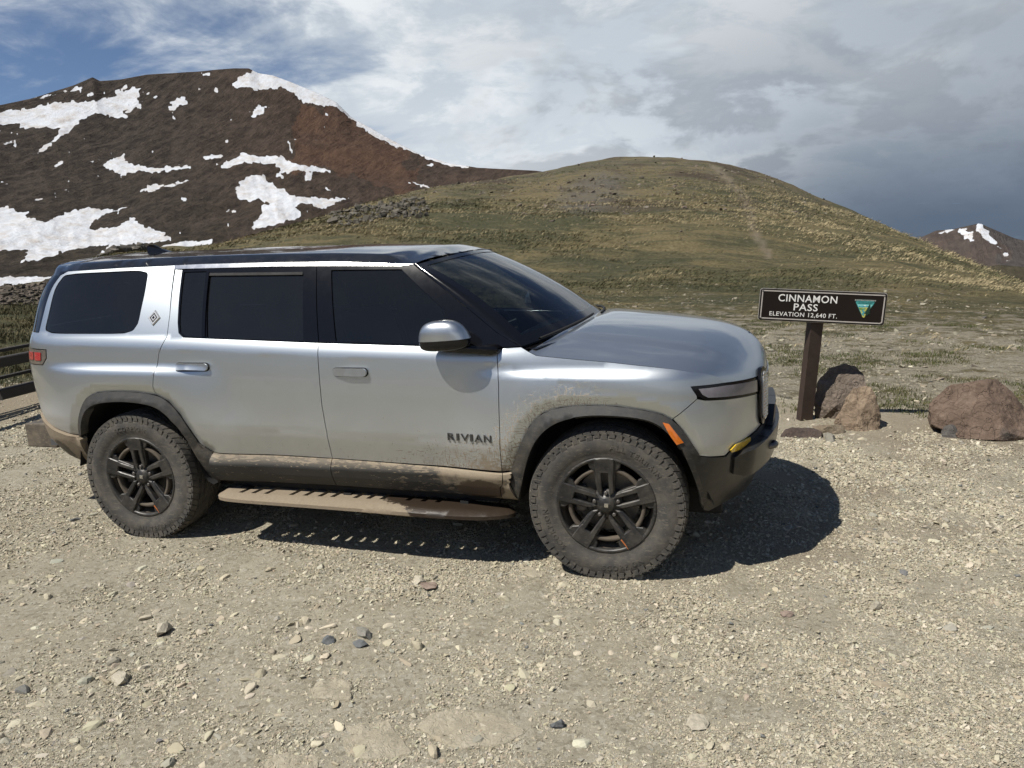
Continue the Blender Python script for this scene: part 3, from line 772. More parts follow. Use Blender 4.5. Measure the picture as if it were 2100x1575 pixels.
def mat_sill():
    m, t, b, oc = new_mat('splashed_sill_cladding')
    x, y, z = t.xyz(oc)
    n = t.noise(oc, 9., 7, .7); f = t.noise(oc, 60., 5, .7)
    st = t.noise(t.scale3(oc, (14., 1., 60.), (0, .6, 0)), 1.6, 3, .5, .6)
    topb = t.mapr(z, .545, .60)
    thr = t.m('SUBTRACT', t.m('SUBTRACT', .66, t.m('MULTIPLY', topb, .20)), t.m('MULTIPLY', t.mapr(x, -1.7, -.7), .10))
    s = t.mapr(t.m('SUBTRACT', st, thr), .0, .05)
    dry = t.m('MULTIPLY', t.mapr(t.m('ADD', x, t.m('ADD', t.m('MULTIPLY', t.m('SUBTRACT', n, .5), .7), t.m('MULTIPLY', t.m('SUBTRACT', z, .5), 1.6))), -.98, -.78), .92)
    wd = t.m('SQRT', t.m('ADD', t.m('POWER', t.m('MULTIPLY', t.m('ADD', x, .70), .55), 2.), t.m('POWER', t.m('SUBTRACT', z, .47), 2.)))
    w = t.mapr(t.m('ADD', wd, t.m('MULTIPLY', t.m('SUBTRACT', n, .5), .09)), .078, .066)
    mud = t.mix(f, (.19, .15, .10), (.32, .265, .19))
    c = t.mix(t.m('MAXIMUM', t.m('MAXIMUM', t.m('MULTIPLY', s, .8), dry), t.m('MULTIPLY', topb, .45)), t.mix(n, (.030, .030, .029), (.058, .055, .049)), mud)
    c = t.mix(w, c, (.055, .036, .021))
    t.set(b.inputs['Base Color'], c)
    t.set(b.inputs['Roughness'], t.mapr(w, 0, 1, .72, .4))
    t.set(b.inputs['Normal'], t.bump(t.m('ADD', n, t.m('MULTIPLY', f, .4)), .3, .004))
    return m
SILL = mat_sill()
LETM = mat_plain('dark_chrome_letters', (.10, .10, .10), .35, metal=.8, var=.1)
BADGE = mat_plain('pale_badge_metal', (.55, .55, .55), .35, metal=.6, var=.05)

# ---- outlines on the flank (arc-length along the body, height)
strip_out = [(-3.82, 1.371), (-3.812, 1.511), (-3.812, 1.680), (-3.803, 1.736), (-3.747, 1.763), (-3.197, 1.773), (-2.78, 1.776), (-2.582, 1.776), (-2.066, 1.771), (-1.599, 1.759), (-1.126, 1.731)]
strip_in = [(-2.976, 1.752), (-2.769, 1.751), (-2.574, 1.749), (-2.06, 1.745), (-1.76, 1.739), (-1.201, 1.723)]
quarter_glass = [(-3.753, 1.369), (-3.747, 1.524), (-3.768, 1.680), (-3.752, 1.736), (-3.612, 1.746), (-2.976, 1.752), (-2.963, 1.614), (-2.970, 1.431), (-3.003, 1.384), (-3.079, 1.366)]
shut_C = [(-2.78, 1.776), (-2.738, 1.478), (-2.735, 1.347), (-2.787, 1.247), (-2.818, 1.114), (-2.831, 1.026), (-2.826, .985)]
win_low = [(-2.714, 1.747), (-2.668, 1.428), (-2.652, 1.368), (-2.614, 1.341), (-1.668, 1.306)]
quarter_light = [(-2.694, 1.730), (-2.653, 1.428), (-2.638, 1.374), (-2.601, 1.352), (-2.475, 1.344), (-2.525, 1.729)]
rear_glass = [(-2.504, 1.707), (-1.838, 1.696), (-1.772, 1.319), (-2.439, 1.341)]
shut_B = [(-1.757, 1.739), (-1.668, 1.306), (-1.666, 1.239), (-1.659, .944), (-1.643, .788), (-1.647, .608), (-1.664, .422)]
shut_A = [(-.574, 1.273), (-.561, 1.079), (-.560, .805), (-.571, .588), (-.600, .405)]
front_glass = [(-1.653, 1.712), (-1.199, 1.704), (-1.108, 1.632), (-.902, 1.475), (-.885, 1.296), (-1.557, 1.317)]
apillar = [(-1.126, 1.731), (-.954, 1.617), (-.762, 1.486), (-.581, 1.357), (-.439, 1.283)]
hoodline = [(-.441, 1.282), (-.397, 1.258), (-.353, 1.238), (-.144, 1.219), (.068, 1.202), (.25, 1.184), (.4, 1.166), (.571, 1.135), (.650, 1.106), (.679, 1.076)]
headlight = [(.476, 1.076), (.679, 1.071), (1.031, 1.046), (1.016, .957), (.67, .988), (.552, 1.0), (.506, 1.027)]
UM = -4.22
rq = [strip_out[6]] + strip_out[5::-1] + [(UM, 1.371), (UM, 1.266), (-3.70, 1.264), (-3.70, 1.206), (-3.744, 1.160), (UM, 1.155), (UM, .80), (-3.964, .806), (-3.756, .734), (-3.551, .693)] + AR_out[1:8] + shut_C[5:0:-1]
quarter, quarter_l = panel('rear_quarter_panel', rq, PAINT, [quarter_glass], hround=3, hw=.13)
rd = [(-2.769, 1.751)] + shut_C[1:] + AR_out[8:] + [(-2.259, .612), (-1.911, .611), (-1.647, .608)] + shut_B[4:0:-1] + win_low[::-1][1:]
rdoor, rdoor_l = panel('rear_door', rd, PAINT)
fdr = shut_B[1:6] + [(-1.106, .596), (-.571, .588)] + [shut_A[2], shut_A[1], (-.574, 1.275)]
fdoor, fdoor_l = panel('front_door', fdr, PAINT)
fen = [(-.574, 1.274)] + hoodline + [(.679, 1.071), (.476, 1.076), (.506, 1.027), (.506, 1.012), (.374, .915)] + AF_out[10:0:-1] + [(-.571, .588), (-.560, .805), (-.561, 1.079)]
panel('front_fender', fen, PAINT)
bsk = [(.374, .915), (.506, 1.012), (.552, 1.0), (.67, .988), (1.016, .957), (1.03, .86), (1.06, .79), (1.103, .769), (.989, .755), (.809, .739), (.721, .712), (.683, .688), (.518, .709), (.476, .774), (.427, .85)]
panel('front_bumper_skin', bsk, PAINT)
panel('roof_trim_strip', [(-2.778, 1.775)] + strip_out[7:] + strip_in[::-1][:-1], CHROME, gap=.001, off=.004)
# greenhouse
rdw = win_low + [(-1.757, 1.739), (-2.06, 1.745), (-2.574, 1.749)]
f1, f1l = panel('window_frame', rdw, BLACK, [quarter_light, rear_glass], off=.002, parent=rdoor, both=rdoor_l)
fdw = [(-1.667, 1.306), (-.58, 1.277), (-.439, 1.283)] + apillar[::-1][1:-1] + [(-1.126, 1.729), (-1.201, 1.723), (-1.757, 1.739)]
f2, f2l = panel('window_frame', fdw, BLACK, [front_glass], off=.002, parent=fdoor, both=fdoor_l)
panel('rear_door_glass', rear_glass, SGLASS, off=-.006, gap=-.008, thick=.004)
panel('quarter_light_glass', quarter_light, SGLASS, off=-.004, gap=-.006, thick=.004)
panel('front_door_glass', front_glass, FGLASS, off=-.006, gap=-.008, thick=.004)
panel('rear_quarter_glass', quarter_glass, SGLASS, off=-.003, gap=.003, thick=.004, round_=3, hw=.13)
panel('division_bar', [(-2.527, 1.728), (-2.478, 1.345), (-2.45, 1.343), (-2.502, 1.727)], BLACK, off=.008)
panel('sun_shade_rail', [(-2.504, 1.722), (-1.842, 1.710), (-1.840, 1.690), (-2.502, 1.702)], DARK, off=.004)
dp = strip_out[:5][::-1] + [(-3.817, 1.373), (-4.22, 1.373), (-4.20, 1.50), (-4.18, 1.68), (-4.16, 1.755), (-3.95, 1.764)]
dpl = [(-3.747, 1.763), (-3.90, 1.767), (-4.22, 1.767), (-4.22, 1.373)] + strip_out[:4]
panel('rear_pillar_trim', dpl, BLACK, gap=.002)
panel('rear_window', [(-4.22, 1.766), (UR + .002, 1.766), (UR + .002, 1.373), (-4.22, 1.373)], SGLASS, gap=.0, thick=.004)
panel('tailgate_skin', [(UM, 1.371), (UR + .002, 1.371), (UR + .002, 1.268), (UM, 1.266)], PAINT, gap=.0015)
panel('tailgate_skin', [(UM, 1.155), (UR + .002, 1.155), (UR + .002, .80), (UM, .80)], PAINT, gap=.0015)
tl, tll = panel('tail_lamp', [(UR + .002, 1.265), (-3.703, 1.262), (-3.703, 1.207), (-3.746, 1.162), (UR + .002, 1.157)], SMOKE, off=.003, gap=.001)
for (a, b_) in ((-3.93, -3.845), (-3.825, -3.75)):
    panel('red_lens', [(a, 1.243), (b_, 1.243), (b_ - (.0 if b_ < -3.8 else .004), 1.190), (a, 1.188)], REDL, off=.0075, gap=0, parent=tl, both=tll)
# cladding, bumpers, arches
clo = lambda u, z: np.interp(z, [.39, .43, .50, .555, .585, .612, .64], [-.02, .012, .036, .042, .026, .002, .002])
rcl = [(-2.488, .612), (-2.259, .609), (-1.911, .608), (-1.648, .606), (-1.664, .422), (-2.096, .409), (-2.50, .402), (-2.53, .45)]
panel('rear_sill_cladding', rcl, SILL, off=clo)
fcl = [(-1.647, .606), (-1.106, .594), (-.571, .586), (-.598, .407), (-1.134, .413), (-1.664, .422)]
panel('front_sill_cladding', fcl, SILL, off=clo)
panel('fender_sill_cladding', [(-.571, .586), (-.521, .589), (-.536, .54), (-.50, .40), (-.598, .405)], SILL, off=clo)
panel('rear_wheel_arch_trim', _rnd(AR_out) + _rnd(AR_in[1:])[::-1], PLAST, off=.012, thick=.05, gap=.001)
at, atl = panel('front_wheel_arch_trim', _rnd(AF_out) + _rnd(AF_in)[::-1], PLAST, off=.012, thick=.05, gap=.001)
panel('side_marker', [(.318, .898), (.350, .890), (.425, .792), (.392, .786), (.335, .868)], AMBER, off=.019, thick=.02, gap=.001, parent=at, both=atl)
rbp = [(-3.548, .690), (-3.756, .731), (-3.964, .803), (-4.22, .797), (UR + .002, .797), (UR + .002, .47), (-4.1, .47), (-3.75, .468), (-3.57, .47), (-3.51, .67)]
rbo = lambda u, z: np.interp(z, [.46, .52, .66, .80], [-.01, .012, .026, .014])
panel('rear_bumper', rbp, MUDR, off=rbo, thick=.05)
lb = [(.427, .769), (.47, .77), (.518, .707), (.683, .686), (.721, .710), (.809, .737), (.989, .753), (1.103, .767), (1.25, .775), (UF - .001, .775), (UF - .001, .40), (1.1, .385), (.774, .385), (.633, .354), (.596, .367)]
lbo = lambda u, z: .012 - .10 * smooth01(.52, .38, z) * smooth01(.62, .95, u)
panel('lower_front_bumper', lb, BUMPB, off=.006, thick=.05)
panel('arch_liner_edge', [(.420, .765), (.448, .765), (.600, .405), (.575, .405)], PLAST, off=.012, thick=.02, gap=0)
bb = [(.735, .672), (.80, .700), (.98, .722), (1.12, .735), (UF - .001, .735), (UF - .001, .575), (1.05, .565), (.80, .555), (.74, .570)]
bo = lambda u, z: .055 * smooth01(.70, .86, u) + .012
panel('bumper_bar', bb, BUMPB, off=bo, thick=.07)
panel('skid_plate', [(1.30, .84), (UF - .001, .84), (UF - .001, .735), (1.20, .735)], BUMPB, off=.045, thick=.05)
panel('fog_lamp', [(.71, .716), (.751, .738), (.896, .742), (.90, .722), (.80, .700), (.722, .700)], FOGY, off=.012, gap=0)
# lamps
hb, hbl = panel('headlamp', headlight, BLACK, off=.001, gap=.001)
panel('headlamp_lens', [(.515, 1.061), (.68, 1.058), (1.005, 1.034), (.998, .972), (.67, 1.002), (.565, 1.012), (.535, 1.030)], LENS, off=.006, gap=0, thick=.004, parent=hb, both=hbl)
def stadium(u0, z0, z1, w, n=10):
    o = []
    for k in range(n + 1):
        a = math.pi * k / n; o.append((u0 + w * math.cos(a), z1 - w + w * math.sin(a)))
    for k in range(n + 1):
        a = math.pi + math.pi * k / n; o.append((u0 + w * math.cos(a), z0 + w + w * math.sin(a)))
    return o
ov, ovl = panel('oval_headlamp', stadium(1.115, .765, 1.088, .085), BLACK, off=.016, thick=.03, gap=0, step=.014)
panel('headlamp_lens', stadium(1.118, .795, 1.062, .062), LENSW, off=.022, gap=0, thick=.006, step=.014, parent=ov, both=ovl)
for k in range(14):
    zz = .81 + k * .018
    panel('lens_rib', [(1.066, zz), (1.17, zz), (1.17, zz + .006), (1.066, zz + .006)], CHROME, off=.0245, gap=0, thick=.003, step=.03, parent=ov, both=ovl)
panel('front_fascia', [(1.20, .96), (UF - .001, .955), (UF - .001, .775), (1.25, .775), (1.205, .80)], PAINT)
lbar, lbarl = panel('light_bar', [(1.03, 1.046), (UF - .001, 1.052), (UF - .001, .957), (1.02, .957)], BLACK, off=0.)
panel('light_bar_lens', [(1.21, 1.025), (UF - .001, 1.03), (UF - .001, .985), (1.21, .98)], LENSW, off=.005, gap=0, thick=.004, parent=lbar, both=lbarl)
# inner shell so that nothing shows through the shut lines
shell_o = [(UR + .002, 1.36), (-3.0, 1.335), (-1.665, 1.295), (-.574, 1.262), (-.3, 1.22), (.4, 1.15), (.66, 1.06), (UF - .001, 1.04), (UF - .001, .42), (.62, .42)] + [(u, z + .004) for u, z in AF_in[::-1][:-2]] + [(-.5, .43), (-2.5, .43)] + [(u, z + .004) for u, z in AR_in[::-1][2:-1]] + [(-3.55, .50), (UR + .002, .50)]
panel('body_shell', shell_o, DARK, off=-.024, gap=0., step=.05, thick=.002)
def patch(name, P, mat, parent=None, flip=False, loc=None):
    """smooth grid surface from an (n,m,3) array"""
    n, m = P.shape[:2]
    F = []
    for i in range(n - 1):
        for j in range(m - 1):
            q = (i * m + j, i * m + j + 1, (i + 1) * m + j + 1, (i + 1) * m + j)
            F.append(q[::-1] if flip else q)
    return mk(name, P.reshape(-1, 3), F, mat, parent or car, True, loc=-CARO if loc is None else loc)

# ---- roof: a cap over the closed loop of roof rail and tail
so = np.array(rounded(strip_out[3:], 1, closed=False))
so = resample(so, .03, False)
railR = np.stack(S(so[:, 0], so[:, 1]), -1)[::-1]                # front to rear, right side
uu = np.linspace(so[0, 0], UR, 40)[1:]
tailR = np.stack(S(uu, np.interp(uu, [UR, so[0, 0]], [1.764, so[0, 1]]) + 0 * uu), -1)
loopR = np.concatenate([railR, tailR])
nf = 15; yy = np.linspace(loopR[0, 1], -loopR[0, 1], nf + 2)[1:-1]
front = [(loopR[0, 0] + .125 * (1 - (v / loopR[0, 1])**2), v) for v in yy]
Lp = [tuple(p[:2]) for p in loopR[:-1]] + [tuple((p[0], -p[1])) for p in loopR[::-1]] + front[::-1]
Lp = resample(Lp, .035)
V2, F = tri_domain([Lp], .035)
railx = loopR[:, 0]; order = np.argsort(railx)
def rail_z(x): return np.interp(x, railx[order], loopR[order, 2])
Lq = np.concatenate([Lp, Lp[:1]])
side_only = np.array([tuple(p[:2]) for p in loopR]); 
dS = np.minimum(pdist(side_only, V2[:, 0], V2[:, 1]), pdist(side_only * [1, -1], V2[:, 0], V2[:, 1]))
def roof_z(x, y, d):
    zc_ = np.interp(x, [-4.25, -4.05, -3.74, -2.54, -1.74, -1.15, -1.02], [1.80, 1.835, 1.858, 1.857, 1.848, 1.822, 1.785])
    zr = rail_z(x); t = np.clip(d / .055, 0, 1)
    lip = .046 * np.sqrt(1 - (1 - t)**2)
    hw = .70
    k = smooth01(-1.20, -1.34, x)
    return zr + lip * (.22 + .78 * k) + (zc_ - zr - .046 * (.22 + .78 * k)) * (1 - np.clip(np.abs(y) / hw, 0, 1)**2.0) * smooth01(0, .05, d)
RZ = roof_z(V2[:, 0], V2[:, 1], dS)
# underside lip closing the edge
Ff = []
for f in F:
    a, b_, c_ = V2[f[0]], V2[f[1]], V2[f[2]]
    Ff.append(tuple(f) if (b_[0] - a[0]) * (c_[1] - a[1]) - (b_[1] - a[1]) * (c_[0] - a[0]) > 0 else tuple(f[::-1]))
roof = mk('roof', np.column_stack([V2, RZ]), Ff, ROOFM, car, True, loc=-CARO)
# ---- windscreen
nb, na = 24, 34
def along_(P, t):
    d = np.concatenate([[0], np.cumsum(np.linalg.norm(np.diff(P, axis=0), axis=1))]); d /= d[-1]
    return np.stack([np.interp(t, d, P[:, k]) for k in range(P.shape[1])], -1)
def ws_bottom(a):
    c = np.stack(S(-.441, 1.282), -1).astype(float)
    w = abs(c[1]) * .985
    return np.stack([c[0] + .235 * (1 - np.abs(a)**2.2), a * w, c[2] + .055 * (1 - a**2)], -1)
def ws_top(a):
    c = loopR[0]; w = abs(c[1]) * .985
    y = a * w
    return np.stack([c[0] + .012 + .125 * (1 - a**2), y, c[2] - .004 + (1.782 - c[2]) * (1 - a**2)], -1)
aa = np.linspace(-1, 1, na); tt = np.linspace(0, 1, nb)[:, None, None]
Bm, Tp = ws_bottom(aa)[None], ws_top(aa)[None]
WS = Bm * (1 - tt) + Tp * tt
bulge = (4 * tt * (1 - tt))[..., 0] * .035
WS[..., 0] += bulge * .7; WS[..., 2] += bulge * .75
patch('windscreen', WS, WGLASS)
def band(sel, lift):
    Q = WS[sel].copy(); Q[..., 0] += lift * .6; Q[..., 2] += lift * .8; return Q
ap3 = np.array(apillar[::-1]); ap3 = along_(np.stack(S(ap3[:, 0], ap3[:, 1]), -1), np.linspace(0, 1, nb))
for sgn in (1, -1):
    E_ = WS[:, 0 if WS[0, 0, 1] < 0 else -1] + [.002, 0, .003]
    mid_ = (ap3 + E_) / 2 + np.array([.004, -.010, .008])
    PP = np.stack([ap3 + [0, -.001, 0], mid_, E_], 1) * [1, sgn, 1]
    patch('a_pillar', PP, BLACK, flip=sgn < 0)
fr_bm = bmesh.new()
def band_faces(Q):
    n, m = Q.shape[:2]; vs = [[fr_bm.verts.new(Q[i, j]) for j in range(m)] for i in range(n)]
    for i in range(n - 1):
        for j in range(m - 1): fr_bm.faces.new((vs[i][j], vs[i][j + 1], vs[i + 1][j + 1], vs[i + 1][j]))
band_faces(band((slice(0, 3), slice(None)), .003)); band_faces(band((slice(22, 24), slice(None)), .003))
band_faces(band((slice(2, 23), slice(0, 2)), .003)); band_faces(band((slice(2, 23), slice(32, 34)), .003))
from_bm('windscreen_border', fr_bm, BLACK, car, True, -CARO)
# ---- hood
hl = resample(hoodline[1:], .03, False); side = np.stack(S(hl[:, 0], hl[:, 1]), -1)
s_par = np.linspace(0, 1, 44)
def along(P, t):
    d = np.concatenate([[0], np.cumsum(np.linalg.norm(np.diff(P, axis=0), axis=1))]); d /= d[-1]
    return np.stack([np.interp(t, d, P[:, k]) for k in range(P.shape[1])], -1)
cen = np.array([(-.235, 0, 1.345), (-.1, 0, 1.348), (.03, 0, 1.341), (.2, 0, 1.327), (.345, 0, 1.311), (.5, 0, 1.291), (.6, 0, 1.273), (.69, 0, 1.246), (.75, 0, 1.216), (.80, 0, 1.170), (.830, 0, 1.118), (.842, 0, 1.084), (.844, 0, 1.052)])
cen = along(np.array(rounded(list(cen), 2, False)), np.linspace(0, 1, 60))
C0 = along(cen, s_par); S0 = along(side, s_par)
vv = np.linspace(0, 1, 30)
uf = np.linspace(UF, .679, 200); fe = np.stack(S(uf, np.interp(uf, [.679, 1.03, UF], [1.073, 1.050, 1.052])), -1); Fe = along(fe, vv)
Re = np.stack([C0[0, 0] + (S0[0, 0] - C0[0, 0]) * vv**2.2, S0[0, 1] * vv, C0[0, 2] + (S0[0, 2] - C0[0, 2]) * vv**2.4], -1)
w1 = vv**2.4
P = np.zeros((44, 30, 3))
for k in range(3):
    b1 = (vv if k < 2 else w1)[None, :]
    P[..., k] = (1 - b1) * C0[:, None, k] + b1 * S0[:, None, k]
    s1 = smooth01(0, 1, s_par)[:, None] if False else s_par[:, None]
    lin0 = P[0:1, :, k].copy(); lin1 = P[-1:, :, k].copy()
    wf_ = smooth01(.45, 1., s_par)[:, None]; wr_ = smooth01(.35, 0., s_par)[:, None]
    P[..., k] += wf_ * (Fe[None, :, k] - lin1) + wr_ * (Re[None, :, k] - lin0)
ridge_ = smooth01(.74, .66, vv)[None, :] * smooth01(0, .1, s_par)[:, None] * smooth01(.95, .6, s_par)[:, None] * .011
P[..., 2] += ridge_
full = np.concatenate([P[:, ::-1], (P * [1, -1, 1])[:, 1:]], 1)      # right edge .. centre .. left edge
patch('hood', full, PAINT, flip=False)
# hood seam: a dark sealing strip just under the edge
# cowl panel and wipers
cw = []
for t_ in (0, .5, 1.):
    cw.append(ws_bottom(aa) * [1, 1, 1] + np.array([-.01 + t_ * .085, 0, -.012 - .004 * t_]))
CW = np.array(cw); CW[..., 1] *= .99
patch('cowl', CW, BLACK, flip=True)
for s_ in (-.5, .42):
    bm = bmesh.new()
    q0 = ws_bottom(np.array([s_ - .40]))[0] + [.03, 0, .018]; q1 = ws_bottom(np.array([min(.96, s_ + .42)]))[0] + [.0, 0, .026]
    q0, q1 = Vector(q0), Vector(q1); n = 8
    ring = []
    for i in range(n + 1):
        t_ = i / n; c = Vector(ws_bottom(np.array([s_ - .40 + t_ * .8]))[0]) + Vector((.028 - .03 * t_, 0, .020 + .006 * t_))
        r = .011 * (1 - .3 * abs(2 * t_ - 1))
        ring.append([bm.verts.new(c + Vector((r * math.cos(a), 0, r * math.sin(a)))) for a in (0, 1.57, 3.14, 4.71)])
    for a, b_ in zip(ring[:-1], ring[1:]):
        for k in range(4): bm.faces.new((a[k], a[(k + 1) % 4], b_[(k + 1) % 4], b_[k]))
    from_bm('wiper', bm, DARK, car, True, -CARO)
# hood emblem at the nose tip
bm = bmesh.new()
for k in range(4):
    pass
bm.free()
def diamond(name, c, u_, v_, n_, w, h, mat, ring=.0, parent=None, th=.006):
    bm = bmesh.new(); c, u_, v_, n_ = map(Vector, (c, u_, v_, n_))
    pts = [c + v_ * h, c + u_ * w, c - v_ * h, c - u_ * w]
    base = [bm.verts.new(p) for p in pts]; topv = [bm.verts.new(c + (p - c) * .86 + n_ * th) for p in pts]
    for k in range(4): bm.faces.new((base[k], base[(k + 1) % 4], topv[(k + 1) % 4], topv[k]))
    if ring > 0:
        inn = [bm.verts.new(c + (p - c) * ring + n_ * th) for p in pts]; inb = [bm.verts.new(c + (p - c) * ring * .95) for p in pts]
        for k in range(4):
            bm.faces.new((topv[k], topv[(k + 1) % 4], inn[(k + 1) % 4], inn[k])); bm.faces.new((inn[k], inn[(k + 1) % 4], inb[(k + 1) % 4], inb[k]))
    else:
        bm.faces.new(topv)
    return from_bm(name, bm, mat, parent or car, False, -CARO if parent is None else (0, 0, 0))
P1, n1_ = Soff(np.array([-2.852]), np.array([1.459]), 0); P1 = P1[0] + n1_[0] * .002; n1_ = n1_[0]
vdir = np.stack(S(np.array([-2.852]), np.array([1.469])), -1)[0] - np.stack(S(np.array([-2.852]), np.array([1.459])), -1)[0]; vdir /= np.linalg.norm(vdir)
bd = diamond('pillar_badge', P1, (1, 0, 0), vdir, n1_, .048, .052, BADGE, .62)
diamond('badge_field', P1 + n1_ * .001, (1, 0, 0), vdir, n1_, .034, .037, BLACK, parent=bd, th=.002)
diamond('badge_core', P1 + n1_ * .004, (1, 0, 0), vdir, n1_, .022, .024, BADGE, .5, parent=bd, th=.003)
diamond('hood_emblem', (.742, 0, 1.2085), (0, 1, 0), (.62, 0, -.785), (.785, 0, .62), .035, .030, CHROME, .6, th=.003)

# ---- lettering
def text_mesh(body, size=1., offset=0., space=1.):
    c = bpy.data.curves.new('t', 'FONT'); c.body = body; c.size = size; c.offset = offset; c.space_character = space
    c.resolution_u = 3
    o = bpy.data.objects.new('t', c); me = bpy.data.meshes.new_from_object(o)
    V = np.array([v.co[:2] for v in me.vertices]); F = [tuple(p.vertices) for p in me.polygons]
    bpy.data.objects.remove(o); bpy.data.curves.remove(c); bpy.data.meshes.remove(me)
    return V, F
def solid_text(V, F, fmap, th):
    """raise flat letter faces to a thin solid; fmap(V2, height) -> 3D"""
    tris = []
    for f in F:
        for k in range(1, len(f) - 1): tris.append((f[0], f[k], f[k + 1]))
    tris = np.array(tris); be = boundary_edges(tris); n = len(V)
    VV = np.concatenate([fmap(V, th), fmap(V, 0.)]); FF = [tuple(t) for t in tris] + [(b, a, a + n, b + n) for a, b in be]
    return VV, FF
cursor = -.875
for ch, wd in (('R', .042), ('I', .014), ('V', .048), ('I', .014), ('A', .048), ('N', .042)):
    V, F = text_mesh(ch, 1., .0)
    if ch == '?':                                       # the badge draws its N as two uprights with a short diagonal
        V = np.array([(0, 0), (.11, 0), (.11, .7), (0, .7), (.30, .35), (.51, 0), (.62, 0), (.62, .7), (.51, .7), (.20, .7)])
        F = [(0, 1, 2, 3), (5, 6, 7, 8), (2, 9, 5, 4)]
        F = [(0, 1, 2, 3), (5, 6, 7, 8)]
    V = V - V.min(0); V = V / V.max(0) * [wd, .040]
    def fm(v, h, c0=cursor):
        u = c0 + v[:, 0]; z = .765 + v[:, 1] + 0 * u
        p, n = Soff(u, z, 0); return p + n * (h + .0005)
    VV, FF = solid_text(V, F, fm, .007)
    mk('letter', VV, FF, LETM, fdoor, False)
    cursor += wd + (.0125 if ch != 'V' and ch != 'A' else .009)
# ---- door handles
def capsule(u0, u1, z0, z1, n=8):
    r = (z1 - z0) / 2; o = []
    for k in range(n + 1):
        a = -math.pi / 2 + math.pi * k / n; o.append((u1 - r + r * math.cos(a), z0 + r + r * math.sin(a)))
    for k in range(n + 1):
        a = math.pi / 2 + math.pi * k / n; o.append((u0 + r + r * math.cos(a), z0 + r + r * math.sin(a)))
    return o
HAND = mat_plain('silver_handle_paint', (.53, .56, .575), .38, metal=1., coat=1., var=.03)
for (a, b_, z0, pr, pl) in ((-2.665, -2.42, 1.140, rdoor, rdoor_l), (-1.572, -1.348, 1.118, fdoor, fdoor_l)):
    panel('handle_pocket', capsule(a - .004, b_ + .004, z0 - .004, z0 + .050), DARK, off=.0008, gap=0, thick=.0005, step=.012, parent=pr, both=pl)
    ho = lambda u, z, a=a, b_=b_: .008 + .016 * smooth01(a, a + .10, u)
    panel('door_handle', capsule(a, b_, z0, z0 + .046), HAND, off=ho, gap=0, thick=.012, step=.010, parent=pr, both=pl)

# ---- mirrors
def superell(n1, n2, nu=32, nv=20, v0=-math.pi / 2, v1=math.pi / 2):
    sg = lambda w, m: np.sign(w) * np.abs(w)**m
    u = np.linspace(-math.pi, math.pi, nu, endpoint=False); v = np.linspace(v0, v1, nv)
    U, Vv = np.meshgrid(u, v, indexing='ij')
    X = sg(np.cos(Vv), n1) * sg(np.cos(U), n2); Y = sg(np.cos(Vv), n1) * sg(np.sin(U), n2); Z = sg(np.sin(Vv), n1)
    V = np.stack([X, Y, Z], -1); F = []
    for i in range(nu):
        for j in range(nv - 1):
            i2 = (i + 1) % nu; F.append((i * nv + j, i2 * nv + j, i2 * nv + j + 1, i * nv + j + 1))
    return V.reshape(-1, 3), F
for sgn in (-1, 1):
    def place(V):
        W = V * [.148, .072, 1]
        W[:, 2] = np.where(V[:, 2] > 0, V[:, 2] * .104, V[:, 2] * .060)
        W[:, 0] *= 1 - .22 * np.clip(V[:, 2], 0, 1); W[:, 0] -= .02 * np.clip(V[:, 2], 0, 1)
        W[:, 2] += W[:, 0] * .06
        return (W + [-.835, -1.042, 1.340]) * [1, -sgn * -1 if False else (1 if sgn < 0 else -1), 1]
    V, F = superell(.62, .8, 32, 14, 0, math.pi / 2); V = place(V)
    if sgn > 0: F = [f[::-1] for f in F]
    mc = mk('mirror_cap', V, F, HAND, car, True, loc=-CARO)
    V, F = superell(.55, .8, 32, 10, -math.pi / 2, 0.03); V = place(V * [.985, .985, 1])
    if sgn > 0: F = [f[::-1] for f in F]
    mk('mirror_base', V, F, BLACK, car, True, loc=-CARO)
    bm = bmesh.new()
    sec = [((-.80, -1.05, 1.290), .08, .020), ((-.70, -1.02, 1.280), .055, .022), ((-.62, -.985, 1.268), .05, .026), ((-.60, -.935, 1.270), .06, .030)]
    rings = []
    for (c, w, h) in sec:
        c = Vector((c[0], c[1] if sgn < 0 else -c[1], c[2]))
        rings.append([bm.verts.new(c + Vector((w * math.cos(a), 0, h * math.sin(a)))) for a in np.linspace(0, 2 * math.pi, 12, endpoint=False)])
    for a, b_ in zip(rings[:-1], rings[1:]):
        for k in range(12): bm.faces.new((a[k], a[(k + 1) % 12], b_[(k + 1) % 12], b_[k]))
    bm.faces.new(rings[0]); bm.faces.new(rings[-1][::-1])
    from_bm('mirror_arm', bm, BLACK, car, True, -CARO)
# ---- antenna fin
bm = bmesh.new()
prof = [(-3.62, 1.852), (-3.625, 1.905), (-3.60, 1.915), (-3.57, 1.912), (-3.50, 1.880), (-3.42, 1.856)]
l = [bm.verts.new((x, -.022 * (1 if z < 1.86 else .35), z)) for x, z in prof]; r = [bm.verts.new((x, .022 * (1 if z < 1.86 else .35), z)) for x, z in prof]
bm.faces.new(l); bm.faces.new(r[::-1])
for k in range(len(prof)): bm.faces.new((l[k], r[k], r[(k + 1) % len(prof)], l[(k + 1) % len(prof)]))
from_bm('antenna_fin', bm, BLACK, car, False, -CARO)
# ---- rear hitch step
hs = box('hitch_step', (-4.375, -4.10, -.645, -.48, .485, .665), BUMPB, car, .012, loc=-CARO)
hs.data.materials[0] = mat_plain('weathered_step_rubber', (.055, .047, .038), .7, var=.5, scale=14., bump=.3, dust=.7)
